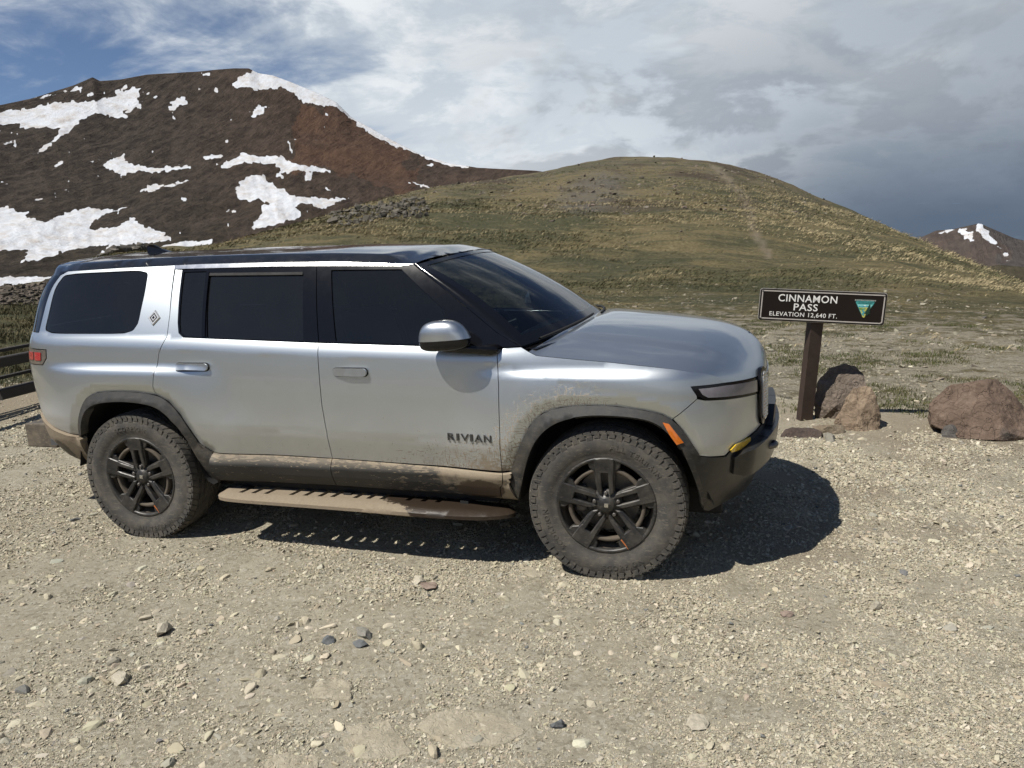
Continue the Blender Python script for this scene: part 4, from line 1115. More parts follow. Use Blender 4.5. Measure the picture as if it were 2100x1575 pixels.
# ---- tow hooks
for yy_ in (-.42, .42):
    bm = bmesh.new(); n = 14; R0, r0 = .055, .017
    P_ = [[bm.verts.new((.832 + (R0 + r0 * math.cos(b2)) * math.sin(a) * .9, yy_ + (R0 + r0 * math.cos(b2)) * math.cos(a), .648 + r0 * math.sin(b2))) for b2 in np.linspace(0, 2 * math.pi, 8, endpoint=False)] for a in np.linspace(-.2, math.pi + .2, n)]
    for i in range(n - 1):
        for k in range(8): bm.faces.new((P_[i][k], P_[i][(k + 1) % 8], P_[i + 1][(k + 1) % 8], P_[i + 1][k]))
    from_bm('tow_hook', bm, DISC, car, True, -CARO)

# ---- running boards
def running_board(sgn):
    top = [(-2.45, -.80), (-2.478, -.90), (-2.468, -.985), (-2.41, -1.03), (-2.25, -1.045), (-1.9, -1.048), (-1.5, -1.052), (-1.1, -1.062), (-.8, -1.052), (-.62, -1.01), (-.515, -.94), (-.535, -.87), (-.62, -.80)]
    slots = []
    for xs, ln in zip((-2.304, -2.215, -2.126, -1.952, -1.855, -1.757, -1.672, -1.523, -1.436, -1.350, -1.185, -1.089, -1.0), (.14, .14, .14, .13, .13, .13, .12, .11, .11, .11, .10, .10, .10)):
        y0 = -.972 + (xs + 2.304) * .042
        slots.append([(xs - .016, y0), (xs + .016, y0), (xs + .036, y0 + ln), (xs + .004, y0 + ln)])
    loops = [resample(rounded(top, 2), .03)] + [resample(s, .06) for s in slots]
    V2, F = tri_domain(loops, .04)
    d = pdist(np.concatenate([loops[0], loops[0][:1]]), V2[:, 0], V2[:, 1])
    zt = .345 + .020 * np.sqrt(1 - (1 - np.clip(d / .05, 0, 1))**2) - .012 * smooth01(-1.2, -.5, V2[:, 0])
    lipz = .016 * np.exp(-((d - .045) / .025)**2) * 0
    zb = zt - .055 - .015 * np.clip(d / .05, 0, 1) * 0 - .03 * np.sqrt(1 - (1 - np.clip(d / .03, 0, 1))**2) * (d < .055)
    T = np.column_stack([V2, zt + lipz]); B = np.column_stack([V2, np.where(d > .09, zt - .03, zt - .02 - .035 * np.sqrt(np.clip(d / .03, 0, 1)) )])
    n = len(V2); Fu = []
    for f in F:
        a, b_, c_ = V2[f[0]], V2[f[1]], V2[f[2]]
        Fu.append(tuple(f) if (b_[0] - a[0]) * (c_[1] - a[1]) - (b_[1] - a[1]) * (c_[0] - a[0]) > 0 else tuple(f[::-1]))
    be = boundary_edges(Fu)
    VV = np.concatenate([T, B]); FF = Fu + [tuple(i + n for i in f[::-1]) for f in Fu] + [(b_, a, a + n, b_ + n) for a, b_ in be]
    if sgn > 0:
        VV = VV * [1, -1, 1]; FF = [f[::-1] for f in FF]
    o = mk('running_board', VV, FF, MUDB, car, True, loc=-CARO)
    for e in o.data.edges: pass
    o.data.set_sharp_from_angle(angle=math.radians(50))
    for x0 in (-2.35, -1.62, -.86):
        b2 = (x0, x0 + .05, -.90, -.55, .335, .375) if sgn < 0 else (x0, x0 + .05, .55, .90, .335, .375)
        box('bracket', b2, DARK, o)
    return o
running_board(-1); running_board(1)

# ---- underbody, liners, cabin
box('underbody', (-3.75, .60, -.60, .60, .27, .50), DARK, car, .03, loc=-CARO)
box('underbody', (-2.45, -.62, -.86, .86, .36, .52), DARK, car, .03, loc=-CARO)
def liner(arch, xw, sgn):
    A_ = resample(rounded(arch, 1, False), .05, False); bm = bmesh.new(); rows = []
    for yv in (-.965, -.80, -.62):
        yq = lambda x: min(-.60, yv + max(0, x - .36) * .75)
        rows.append([bm.verts.new((x, yq(x) if sgn < 0 else -yq(x), z + .004)) for x, z in A_])
    for a, b_ in zip(rows[:-1], rows[1:]):
        for k in range(len(A_) - 1): bm.faces.new((a[k], a[k + 1], b_[k + 1], b_[k]))
    c = bm.verts.new((xw, -.62 if sgn < 0 else .62, .5))
    for k in range(len(A_) - 1): bm.faces.new((rows[-1][k], rows[-1][k + 1], c))
    from_bm('wheel_well_liner', bm, DARK, car, True, -CARO)
for sgn in (-1, 1):
    liner(AR_in, -3.05, sgn); liner([(-.492, .397)] + AF_in[1:] + [(.49, .60), (.56, .40)], -.0, sgn)
box('cabin_floor', (-3.9, -.45, -.86, .86, .58, .62), INTER, car, loc=-CARO)
dsh = bmesh.new()
pr = [(-.30, 1.20), (-.42, 1.262), (-.70, 1.235), (-.80, 1.19), (-.80, 1.05), (-.62, .95), (-.40, .90)]
l = [dsh.verts.new((x, -.86, z)) for x, z in pr]; r = [dsh.verts.new((x, .86, z)) for x, z in pr]
dsh.faces.new(l); dsh.faces.new(r[::-1])
for k in range(len(pr)): dsh.faces.new((l[k], r[k], r[(k + 1) % len(pr)], l[(k + 1) % len(pr)]))
dash = from_bm('dashboard', dsh, INTER, car, False, -CARO)
box('screen', (-.825, -.80, -.20, .22, 1.10, 1.30), BLACK, dash, .008)
bm = bmesh.new(); n = 36
for i in range(n): pass
rg_ = [[bm.verts.new(Vector((-.93, .42, 1.165)) + Matrix.Rotation(math.radians(-24), 3, 'Y') @ Vector((.016 * math.sin(b2), (.185 + .016 * math.cos(b2)) * math.cos(a), (.185 + .016 * math.cos(b2)) * math.sin(a)))) for b2 in np.linspace(0, 2 * math.pi, 8, endpoint=False)] for a in np.linspace(0, 2 * math.pi, n, endpoint=False)]
for i in range(n):
    for k in range(8): bm.faces.new((rg_[i][k], rg_[i][(k + 1) % 8], rg_[(i + 1) % n][(k + 1) % 8], rg_[(i + 1) % n][k]))
sw = from_bm('steering_wheel', bm, INTER, car, True, -CARO)
box('wheel_spokes', (-.94, -.90, .25, .59, 1.14, 1.19), INTER, sw, .012)
def seat(x, y, w=.50):
    s = empty('seat', (x - CARO.x, y, 0)); s.parent = car
    box('seat_cushion', (-.28, .28, -w / 2, w / 2, .72, .90), SEATM, s, .05, True)
    bm = bmesh.new(); bm_box(bm, -.40, -.24, -w / 2 * .95, w / 2 * .95, .86, 1.45, .05)
    for v in bm.verts: v.co.x -= (v.co.z - .86) * .28
    from_bm('seat_back', bm, SEATM, s, True)
    bm = bmesh.new(); bm_box(bm, -.54, -.44, -.13, .13, 1.46, 1.64, .04)
    from_bm('head_rest', bm, SEATM, s, True)
for x, ys in ((-1.15, (-.40, .40)), (-2.15, (-.48, 0, .48)), (-3.0, (-.36, .36))):
    for yv in ys: seat(x, yv, .50 if x > -2 else .44)

# ---- wheels
def lathe(prof, n=72):
    a = np.linspace(0, 2 * math.pi, n, endpoint=False); pr = np.array(prof); m = len(pr)
    V = np.stack([np.cos(a)[:, None] * pr[None, :, 0], np.broadcast_to(pr[None, :, 1], (n, m)), np.sin(a)[:, None] * pr[None, :, 0]], -1).reshape(-1, 3)
    F = []
    for i in range(n):
        i2 = (i + 1) % n
        for j in range(m - 1): F.append((i * m + j, i * m + j + 1, i2 * m + j + 1, i2 * m + j))
    return V, F
def prism_y(outline, y0, y1, ch):
    """plate with chamfered front edge, front face towards -y (outline in x,z)"""
    P0 = np.array(outline); P1 = shrink(P0, ch); n = len(P0)
    V = np.concatenate([np.column_stack([P0[:, 0], np.full(n, y1), P0[:, 1]]), np.column_stack([P0[:, 0], np.full(n, y0 + ch), P0[:, 1]]), np.column_stack([P1[:, 0], np.full(n, y0), P1[:, 1]])])
    F = []
    for r_ in (0, 1):
        for k in range(n): F.append((r_ * n + k, r_ * n + (k + 1) % n, (r_ + 1) * n + (k + 1) % n, (r_ + 1) * n + k))
    tri = delaunay_2d_cdt([Vector(p) for p in P1], [(k, (k + 1) % n) for k in range(n)], [], 1, 1e-7)
    if len(tri[0]) == n:
        F += [tuple(i + 2 * n for i in f) for f in tri[2]]
    else: F.append(tuple(range(2 * n, 3 * n)))
    return V, F
def rotY(V, a):
    c, s = math.cos(a), math.sin(a); V = np.asarray(V)
    return np.column_stack([V[:, 0] * c - V[:, 2] * s, V[:, 1], V[:, 0] * s + V[:, 2] * c])
def fix(o):
    bm = bmesh.new(); bm.from_mesh(o.data); bmesh.ops.recalc_face_normals(bm, faces=bm.faces); bm.to_mesh(o.data); bm.free(); return o
tyre_prof = [(.255, -.100), (.262, -.112), (.274, -.1185), (.280, -.1175), (.300, -.1275), (.325, -.1345), (.345, -.1365), (.368, -.1350), (.388, -.1300), (.406, -.1225), (.4195, -.110), (.4235, -.09), (.4245, 0)]
tyre_prof = tyre_prof + [(r_, -y_) for r_, y_ in tyre_prof[::-1][1:]]
TV, TF = lathe(tyre_prof, 96)
def tread_mesh():
    V = []; F = []
    def block(th0, th1, y0, y1, r0, r1, skew=0., r1b=None, tap=.1):
        k = len(V); r1b = r1 if r1b is None else r1b
        for (r_, sh) in ((r0, 0), (1, 1)):
            for (yy0, side) in ((y0, 0), (y1, 1)):
                rr_ = r0 if sh == 0 else (r1 if side == 0 else r1b)
                dth = (th1 - th0) * (tap if sh else 0)
                for th in (th0 + dth, th1 - dth):
                    a = th + skew * (yy0 - (y0 + y1) / 2) * 8
                    V.append((math.cos(a) * rr_, yy0, math.sin(a) * rr_))
        F.extend([(k, k + 1, k + 3, k + 2), (k + 4, k + 6, k + 7, k + 5), (k, k + 4, k + 5, k + 1), (k + 2, k + 3, k + 7, k + 6), (k, k + 2, k + 6, k + 4), (k + 1, k + 5, k + 7, k + 3)])
    N = 62; p = 2 * math.pi / N; rnd = random.Random(3)
    for i in range(N):
        t0 = i * p; j = rnd.uniform(-.05, .05) * p
        for s_ in (-1, 1):
            o = .0 if s_ < 0 else .5 * p
            w = .89 + .03 * (i % 2)
            ya, yb = (s_ * .131, s_ * .083)
            # shoulder lug wraps over the edge on to the sidewall
            block(t0 + o, t0 + o + p * w, min(ya, yb), max(ya, yb), .404, .4205 if s_ < 0 else .4330, .15 * s_, .4330 if s_ < 0 else .4205, .04)
            block(t0 + o + .06 * p, t0 + o + p * (.86 + .04 * (i % 2)), *( (-.1345, -.120) if s_ < 0 else (.120, .1345)), .386 - .010 * (i % 2), .4125, .0)
            block(t0 + .35 * p + o + j, t0 + 1.22 * p + o + j, *sorted((s_ * .075, s_ * .036)), .415, .4330, -.5 * s_)
        block(t0 + .1 * p, t0 + .95 * p, -.028, .028, .415, .4328, .55)
    return V, F
TRV, TRF = tread_mesh()
def spoke_outline():
    return [(-.056, .2650), (-.020, .2700), (.020, .2700), (.056, .2650), (.052, .190), (.0465, .165), (.0465, .105), (.042, .070), (.020, .048), (.0185, .085), (.0185, .182), (-.0185, .182), (-.0185, .085), (-.020, .048), (-.042, .070), (-.0465, .105), (-.0465, .165), (-.052, .190)]
def make_wheel(angle):
    V, F = lathe([(.262, -.098), (.258, -.085), (.240, -.06), (.236, .10), (.262, .118)], 64)
    w = mk('wheel', V, F, BARREL, None, True)
    ty = fix(mk('tyre', TV, TF, RUBBER, w, True))
    td = fix(mk('tread', TRV, TRF, RUBBER, w, False)); td['kind'] = 'stuff'
    V, F = lathe([(.250, -.095), (.252, -.113), (.258, -.119), (.2695, -.1205), (.272, -.113), (.268, -.10)], 96)
    lip = fix(mk('rim_lip', V, F, RIMM, w, True))
    V, F = lathe([(.190, -.070), (.190, -.098), (.196, -.103), (.206, -.103), (.211, -.098), (.211, -.070)], 80)
    ring = fix(mk('rim_ring', V, F, BARREL, w, True))
    so_ = resample(spoke_outline(), .03)
    for k in range(5):
        a = angle - math.pi / 2 + k * 2 * math.pi / 5
        V, F = prism_y(so_, -.1235, -.088, .005)
        V[:, 1] += np.interp(np.hypot(V[:, 0], V[:, 2]), [.05, .14, .27], [.020, .010, .0])
        sp = fix(mk('spoke', rotY(V, a), F, RIMM, w, False))
        # raised web between neighbouring spokes
        web = [(.030, .062), (.0475, .078), (.052, .11), (.0565, .19), (.083, .212), (.092, .245), (.070, .252), (.050, .250), (.046, .19), (.041, .11)]
        for sg_ in (1, -1):
            o_ = [(x * sg_, z) for x, z in web]
            if sg_ < 0: o_ = o_[::-1]
            V, F = prism_y(resample(o_, .03), -.112, -.080, .004)
            V[:, 1] += np.interp(np.hypot(V[:, 0], V[:, 2]), [.05, .14, .27], [.018, .009, .0])
            fix(mk('web', rotY(V, a), F, RIMM, w, False))
        if k == 3:
            V, F = prism_y([(.0485, .262), (.0485, .198), (.0555, .198), (.0555, .262)], -.1215, -.115, .001)
            fix(mk('accent', rotY(V, a), F, ORANGE, w, False))
        # lug nut
        V, F = lathe([(.0, -.104), (.008, -.106), (.0105, -.104), (.0105, -.085)], 10)
        a2 = angle + k * 2 * math.pi / 5
        V = V + [.0675 * math.cos(a2), 0, .0675 * math.sin(a2)]
        fix(mk('lug_nut', V, F, DISC, w, True))
    V, F = lathe([(.0, -.1085), (.040, -.1085), (.043, -.105), (.045, -.098), (.070, -.094), (.086, -.084), (.088, -.05)], 48)
    fix(mk('hub', V, F, RIMM, w, True))
    V, F = prism_y([(-.016, 0), (0, -.016), (.016, 0), (0, .016)], -.1115, -.108, .001)
    V = rotY(V, math.radians(40))
    mk('hub_emblem', V, F, CHROME, w, False)
    V, F = lathe([(.06, -.018), (.172, -.018), (.172, .012), (.06, .012)], 64)
    fix(mk('brake_disc', V, F, DISC, w, False))
    cal = box('caliper', (-.185, -.115, -.045, .03, -.07, .09), DISC, w, .015)
    return w
def tyre_letters(w, text, mid, r, size, flip=False):
    """raised letters moulded into the sidewall, each one a piece of its own"""
    W = [(text_mesh(c, size, size * .02) if c != ' ' else None) for c in text]
    adv = [(v[0][:, 0].max() + size * .16 if v else size * .4) for v in W]; tot = sum(adv); x0 = -tot / 2
    for wv, ad in zip(W, adv):
        if wv:
            V = wv[0] + [x0, 0]
            def fm(v, h):
                a = mid - v[:, 0] / r * (1 if not flip else -1); rr_ = r + v[:, 1] * (1 if not flip else -1)
                y = -np.interp(rr_, [.30, .325, .345, .368, .388], [.1275, .1345, .1365, .135, .13]) - h
                return np.column_stack([np.cos(a) * rr_, y, np.sin(a) * rr_])
            VV, FF = solid_text(V, wv[1], fm, .0026)
            fix(mk('sidewall_letter', VV, FF, RUBBER, w, False))
        x0 += ad
wf_r = make_wheel(math.radians(91.5)); wf_r.name = 'wheel'
tyre_letters(wf_r, 'ALL TERRAIN', math.radians(58), .322, .040)
tyre_letters(wf_r, 'SCORPION', math.radians(205), .322, .040)
tyre_letters(wf_r, 'SCORPION', math.radians(285), .362, .040, True)
wr_r = make_wheel(math.radians(92))
tyre_letters(wr_r, 'SCORPION', math.radians(92), .322, .040)
tyre_letters(wr_r, 'ALL TERRAIN', math.radians(-75), .362, .040, True)
def copy_tree(o, parent):
    c = o.copy(); COL.objects.link(c); c.parent = parent
    for ch in list(o.children):
        d = ch.copy(); COL.objects.link(d); d.parent = c
    return c
for w, x, steer in ((wf_r, 0., 2.5), (wr_r, -3.076, 0.)):
    w.parent = car; w.location = Vector((x, -.843, .420)) - CARO; w.rotation_euler = (0, 0, math.radians(steer))
    c = copy_tree(w, car); c.location = Vector((x, .843, .420)) - CARO; c.rotation_euler = (0, 0, math.pi + math.radians(steer))
# ================================================================== PASS SIGN
POSTM = mat_plain('rusty_brown_steel_post', (.040, .026, .020), .55, metal=.2, var=.5, scale=18., bump=.2, dust=.25, dustcol=(.09, .06, .042))
PANM = mat_plain('dark_brown_sign_sheet', (.010, .0065, .0055), .34, var=.15, scale=6., spec=.3)
SIGNW = mat_plain('white_sign_print', (.72, .71, .68), .5, var=.06)
EDGEM = mat_plain('pale_sign_border', (.42, .39, .36), .45, metal=.1, var=.15)
sign = empty('pass_sign', (1.243, 2.72, float(ground_at(1.243, 2.72)) - .01), (0, math.radians(4.2), 0))
tag(sign, 'brown elevation sign with white lettering on a leaning dark steel post', 'sign')
bm = bmesh.new()
r_ = bmesh.ops.create_cube(bm, size=1.)
bm.free()
def rot2(P, a):
    c, s = math.cos(a), math.sin(a); return [(x * c - y * s, x * s + y * c) for x, y in P]
# post: rolled channel, open side turned from the road
ch = [(-.058, -.045), (.058, -.045), (.058, .045), (.044, .045), (.044, -.031), (-.044, -.031), (-.044, .045), (-.058, .045)]
ch = rot2(ch, math.radians(24)); bm = bmesh.new()
lo = [bm.verts.new((x, y, -.12)) for x, y in ch]; hi = [bm.verts.new((x, y, 1.20)) for x, y in ch]
bm.faces.new(hi); bm.faces.new(lo[::-1])
for k in range(8): bm.faces.new((lo[k], lo[(k + 1) % 8], hi[(k + 1) % 8], hi[k]))
from_bm('post', bm, POSTM, sign)
def rrect(w, h, r, n=6):
    o = []
    for cx, cy, a0 in ((w / 2 - r, h / 2 - r, 0), (-w / 2 + r, h / 2 - r, 90), (-w / 2 + r, -h / 2 + r, 180), (w / 2 - r, -h / 2 + r, 270)):
        for k in range(n + 1):
            a = math.radians(a0 + 90 * k / n); o.append((cx + r * math.cos(a), cy + r * math.sin(a)))
    return o
pan = empty('panel_frame', (.032, -.075, 1.094), (0, 0, math.radians(6))); pan.parent = sign
def plate(name, outline, y0, y1, mat, parent, ch=.001, hole=None):
    if hole is None:
        V, F = prism_y(outline, y0, y1, ch)
        n = len(outline); F.append(tuple(range(n)))
    else:
        n = len(outline); V = []; F = []
        for o, y in ((outline, y1), (outline, y0), (hole, y0), (hole, y1)):
            V += [(x, y, z) for x, z in o]
        for r0 in range(4):
            a, b2 = r0 * n, ((r0 + 1) % 4) * n
            for k in range(n): F.append((a + k, a + (k + 1) % n, b2 + (k + 1) % n, b2 + k))
    return fix(mk(name, V, F, mat, parent))
plate('panel', rrect(1.085, .288, .022), -.012, .012, PANM, pan)
plate('border', rrect(1.058, .262, .016), -.0155, -.0118, EDGEM, pan, hole=rrect(1.038, .242, .012))
EDG2 = mat_plain('worn_metal_sign_edge', (.50, .48, .45), .4, metal=.3, var=.2)
plate('edge', rrect(1.091, .294, .024), -.006, .0, EDG2, pan, hole=rrect(1.084, .287, .021))
for sx in (-1, 1):
    for sz in (-1, 1):
        V, F = lathe([(0, -.006), (.006, -.005), (.009, 0)], 10); V = V + [sx * .522, -.0155, sz * .124]
        fix(mk('bolt', V, F, DISC, pan, True))
def print_text(body, x0, x1, zc_, h, weight):
    V, F = text_mesh(body, 1., weight, 1.08)
    V = V - [V[:, 0].min(), 0]
    V = V * [(x1 - x0) / V[:, 0].max(), h / .72] + [x0, zc_ - h / 2]
    def fm(v, d): return np.column_stack([v[:, 0], np.full(len(v), -.0122 - d), v[:, 1]])
    VV, FF = solid_text(V, F, fm, .0022)
    return fix(mk('lettering', VV, FF, SIGNW, pan))
XL = -.5425
fx = lambda f: XL + f * 1.085
print_text('CINNAMON', fx(.148), fx(.617), .069, .066, .010)
print_text('PASS', fx(.278), fx(.470), -.010, .064, .010)
print_text('ELEVATION 12,640 FT.', fx(.088), fx(.630), -.079, .040, .002)
# emblem: inverted rounded triangle with sky, peaks, meadow, river and a conifer
em = empty('emblem', (fx(.836), 0, .002)); em.parent = None
em.parent = pan
EMC = {k: mat_plain('emblem_' + k, c, .5, var=.08, scale=40.) for k, c in dict(edge=(.008, .035, .030), teal=(.06, .34, .33), pale=(.22, .52, .50), white=(.70, .75, .74), yellow=(.46, .44, .10), green=(.10, .25, .07), river=(.05, .30, .36), tree=(.006, .035, .022), band=(.40, .42, .38)).items()}
def tri_out(s):
    P_ = [(-.100 * s, .082 * s), (.100 * s, .082 * s), (.0, -.098 * s)]
    return rounded(P_, 2, True, .12)
def clip_tri(P_, s):
    return P_
y_ = -.0125
def flat(name, P_, mat, lev):
    n = len(P_); d = y_ - lev * .0006
    V, F = prism_y(P_, d - .0005, d, .0001); return fix(mk(name, V, F, mat, pan_em))
pan_em = em
flat('emblem_edge', tri_out(1.0), EMC['edge'], 0)
flat('sky_field', tri_out(.90), EMC['teal'], 1)
def tx(z, s=.90):                                  # half width of the triangle at height z
    return max(0., (z + .098 * s) / (.18 * s) * .100 * s - .004)
flat('top_band', [(-.088, .078), (.088, .078), (.088, .068), (-.088, .068)], EMC['band'], 2)
flat('pale_sky', [(-tx(.036), .036), (tx(.036), .036), (tx(.006), .006), (-tx(.006), .006)], EMC['pale'], 2)
flat('far_peaks', [(-tx(.014), .014), (-.045, .024), (-.03, .017), (.0, .032), (.018, .022), (.035, .027), (tx(.014), .014), (tx(.004), .004), (-tx(.004), .004)], EMC['river'], 3)
flat('snow_cap', [(-.012, .025), (.0, .033), (.014, .024), (.004, .021), (-.004, .023)], EMC['white'], 4)
flat('meadow', [(-tx(.010), .010), (-.02, .006), (.01, .012), (tx(.008), .008), (tx(-.05), -.05), (.010, -.078), (.0, -.082), (-.010, -.076), (-tx(-.04), -.04)], EMC['yellow'], 4)
flat('meadow_shade', [(-tx(.004), .004), (-.015, .000), (.012, .004), (.0, -.012), (-tx(-.014), -.014)], EMC['green'], 5)
flat('river', [(-.006, -.004), (.006, -.004), (-.010, -.018), (.010, -.032), (-.004, -.048), (.006, -.062), (-.006, -.066), (-.020, -.048), (-.008, -.034), (-.024, -.020)], EMC['river'], 6)
trp = [(.040, .040)]
for k in range(6):
    w_ = .008 + k * .0042; z_ = .028 - k * .015
    trp += [(.040 - k * .003 + w_, z_), (.040 - k * .003 + w_ * .45, z_ + .001)]
trl = [(.014, -.062), (.018, -.062)]
for k in range(5, -1, -1):
    w_ = .008 + k * .0042; z_ = .028 - k * .015
    trl += [(.040 - k * .003 - w_ * .45, z_ + .001), (.040 - k * .003 - w_, z_)]
flat('conifer', [(.040, .044)] + trp[1:] + [(.028, -.060), (.022, -.062)] + trl[2:], EMC['tree'], 7)
def tiny(body, x0, x1, zc_, h, m_, lev):
    V, F = text_mesh(body, 1., .01); V = V - [V[:, 0].min(), 0]; V = V * [(x1 - x0) / V[:, 0].max(), h / .72] + [x0, zc_ - h / 2]
    def fm(v, d): return np.column_stack([v[:, 0], np.full(len(v), y_ - lev * .0006 - d), v[:, 1]])
    VV, FF = solid_text(V, F, fm, .0004); fix(mk('small_print', VV, FF, m_, em))
tiny('NATIONAL SYSTEM OF PUBLIC LANDS', -.082, .082, .073, .007, EMC['edge'], 4)
tiny('U.S. DEPARTMENT OF THE INTERIOR', -.074, .074, .059, .0075, EMC['edge'], 4)
tiny('BUREAU OF LAND MANAGEMENT', -.062, .062, .047, .0075, EMC['edge'], 4)

# ================================================================== BOULDERS AND STONES
def rock_mat(name, c0, c1, c2, sc=4., lichen=0., bump=.75):
    m, t, b, oc = new_mat(name)
    n1 = t.noise(oc, sc, 8, .65, .3); n2 = t.noise(oc, sc * 7, 6, .7); n3 = t.noise(oc, sc * .7, 5, .6); n4 = t.noise(oc, sc * 30, 3, .7)
    c = t.ramp(t.m('ADD', t.m('MULTIPLY', n1, .45), t.m('ADD', t.m('MULTIPLY', n2, .35), t.m('MULTIPLY', n4, .2))), [(.34, c0), (.51, c1), (.68, c2)])
    if lichen > 0:
        c = t.mix(t.m('MULTIPLY', t.mapr(n3, .58, .66), lichen), c, (.060, .056, .052))
        c = t.mix(t.m('MULTIPLY', t.mapr(n1, .62, .72), .5), c, (.36, .24, .15))
    t.set(b.inputs['Base Color'], c); b.inputs['Roughness'].default_value = .9; b.inputs['Specular IOR Level'].default_value = .25
    v = t.voro(t.vm('ADD', oc, t.vm('SCALE', t.add('ShaderNodeTexNoise', {'Vector': oc, 'Scale': sc}).outputs['Color'])), sc * 1.3, 'Distance', 'DISTANCE_TO_EDGE')
    t.set(b.inputs['Normal'], t.bump(t.m('ADD', t.m('ADD', n1, t.m('MULTIPLY', t.m('ADD', n2, t.m('MULTIPLY', n4, .5)), .5)), t.m('MULTIPLY', t.mapr(v, 0, .035), .35)), bump, .03))
    return m
def boulder(name, pts, mat, lev=4, amp=.03, seed=0, smooth_it=1):
    bm = bmesh.new()
    for p in pts: bm.verts.new(p)
    r_ = bmesh.ops.convex_hull(bm, input=bm.verts)
    bmesh.ops.delete(bm, geom=[v for v in bm.verts if not v.link_faces], context='VERTS')
    bmesh.ops.triangulate(bm, faces=bm.faces)
    for k in range(lev):
        bmesh.ops.subdivide_edges(bm, edges=bm.edges[:], cuts=1, use_grid_fill=True)
        bmesh.ops.triangulate(bm, faces=[f for f in bm.faces if len(f.verts) > 3])
    for k in range(smooth_it): bmesh.ops.smooth_vert(bm, verts=bm.verts, factor=.5, use_axis_x=True, use_axis_y=True, use_axis_z=True)
    bm.normal_update()
    from mathutils import noise as mn
    sz = max((Vector(p).length for p in pts))
    for v in bm.verts:
        q = v.co * 4. / max(sz, .05) * .7 + Vector((seed * 3.1, seed, 0))
        d = mn.fractal(q, .9, 2.1, 5) * amp
        c = mn.ridged_multi_fractal(q * .9 + Vector((5, 2, 1)), 1., 2., 4, 1., 2.)
        v.co += v.normal * (d - .25 * amp * (c > 1.35) * min(1., (c - 1.35) * 3))
    return from_bm(name, bm, mat, None, False)
ROCKA = rock_mat('tan_brown_boulder', (.09, .066, .045), (.20, .15, .105), (.33, .265, .19), 3.5)
ROCKB = rock_mat('reddish_brown_boulder', (.062, .044, .034), (.135, .096, .072), (.21, .158, .122), 4., .8)
ROCKC = rock_mat('dark_brown_slab', (.045, .034, .030), (.085, .065, .055), (.14, .11, .092), 9.)
def setdown(o, x, y, z):
    o.location = (x, y, float(ground_at(x, y)) + z); return o
ROCKR = rock_mat('shaded_brown_boulder', (.075, .060, .048), (.155, .125, .10), (.245, .205, .168), 4.)  # rear boulder: the shade it stands in is painted into darker browns
A_ = [(-.19, -.10, -.08), (.0, -.16, -.08), (.20, -.12, -.08), (.22, .12, -.08), (-.12, .22, -.08), (-.175, -.08, .05), (-.12, -.02, .20), (-.02, .05, .345), (.09, .06, .375), (.13, .02, .36), (.165, .03, .26), (.20, -.02, .13), (.0, -.15, .06), (.10, .2, .30)]
b1 = setdown(boulder('boulder', A_, ROCKA, 5, .022, 1, 0), 1.66, 2.50, 0)
tag(b1, 'sunlit tan boulder, the front one of the two beside the sign post', 'boulder')
R_ = [(-.26, -.12, -.08), (.22, -.10, -.08), (.24, .22, -.08), (-.2, .25, -.08), (-.27, -.06, .22), (-.23, -.02, .36), (-.14, .04, .46), (.0, .06, .485), (.10, .06, .48), (.17, .04, .41), (.19, -.04, .30), (-.10, -.16, .12), (.02, .2, .42)]
b1r = setdown(boulder('boulder', R_, ROCKR, 5, .026, 3, 0), 1.60, 2.88, 0)
tag(b1r, 'darker boulder behind the sunlit one, in the shadow of the sign', 'boulder')
B_ = [(-.47, -.05, .12), (-.48, .0, .30), (-.43, .02, .38), (-.31, .06, .49), (-.06, .06, .52), (.06, .16, .525), (.06, -.20, .10), (-.04, -.24, .04), (-.28, -.20, .03), (.42, .0, .02), (.34, -.10, .0), (.24, .06, .27),
      (-.40, .40, -.06), (.45, .45, -.06), (.05, .32, .45), (-.3, .30, .40), (.50, .2, .0)]
b2 = setdown(boulder('boulder', B_, ROCKB, 5, .022, 5, 0), 2.72, 2.42, -.02); b2.scale = (1, 1, .90)
tag(b2, 'large reddish brown boulder with sloping flat faces at the right edge of the photo', 'boulder')
C_ = [(-.20, -.05, -.03), (-.17, .05, -.02), (-.11, -.01, .065), (.10, .03, .06), (.16, -.02, .035), (.18, .04, -.02), (.15, -.07, -.03), (-.02, -.09, -.03), (-.14, .06, .03), (.08, .09, -.02)]
b3 = setdown(boulder('flat_stone', C_, ROCKC, 3, .008, 9), 1.19, 2.12, .012)
tag(b3, 'flat dark brown stone lying in front of the sign post', 'stone')
D_ = [(-.14, -.05, -.03), (.16, -.04, -.03), (.15, .05, .06), (-.12, .05, .05), (.02, -.04, .075), (.10, .08, -.02), (-.1, .08, -.02)]
b4 = setdown(boulder('stone', D_, rock_mat('pale_brown_stone', (.13, .10, .07), (.21, .17, .12), (.29, .24, .18), 10.), 3, .012, 12), 1.40, 2.28, .0)
tag(b4, 'pale brown stone between the flat dark stone and the boulder by the sign', 'stone')
E_ = [(-.03, -.10, -.02), (.035, -.10, -.02), (.045, .06, .02), (-.05, .07, .03), (.02, -.05, .045), (-.02, .0, .06)]
b5 = setdown(boulder('stone', E_, rock_mat('pale_grey_stone', (.20, .185, .15), (.28, .265, .22), (.36, .34, .285), 12.), 3, .006, 14), 1.405, 2.03, .01)
tag(b5, 'narrow pale grey shard leaning beside the flat dark stone', 'stone')
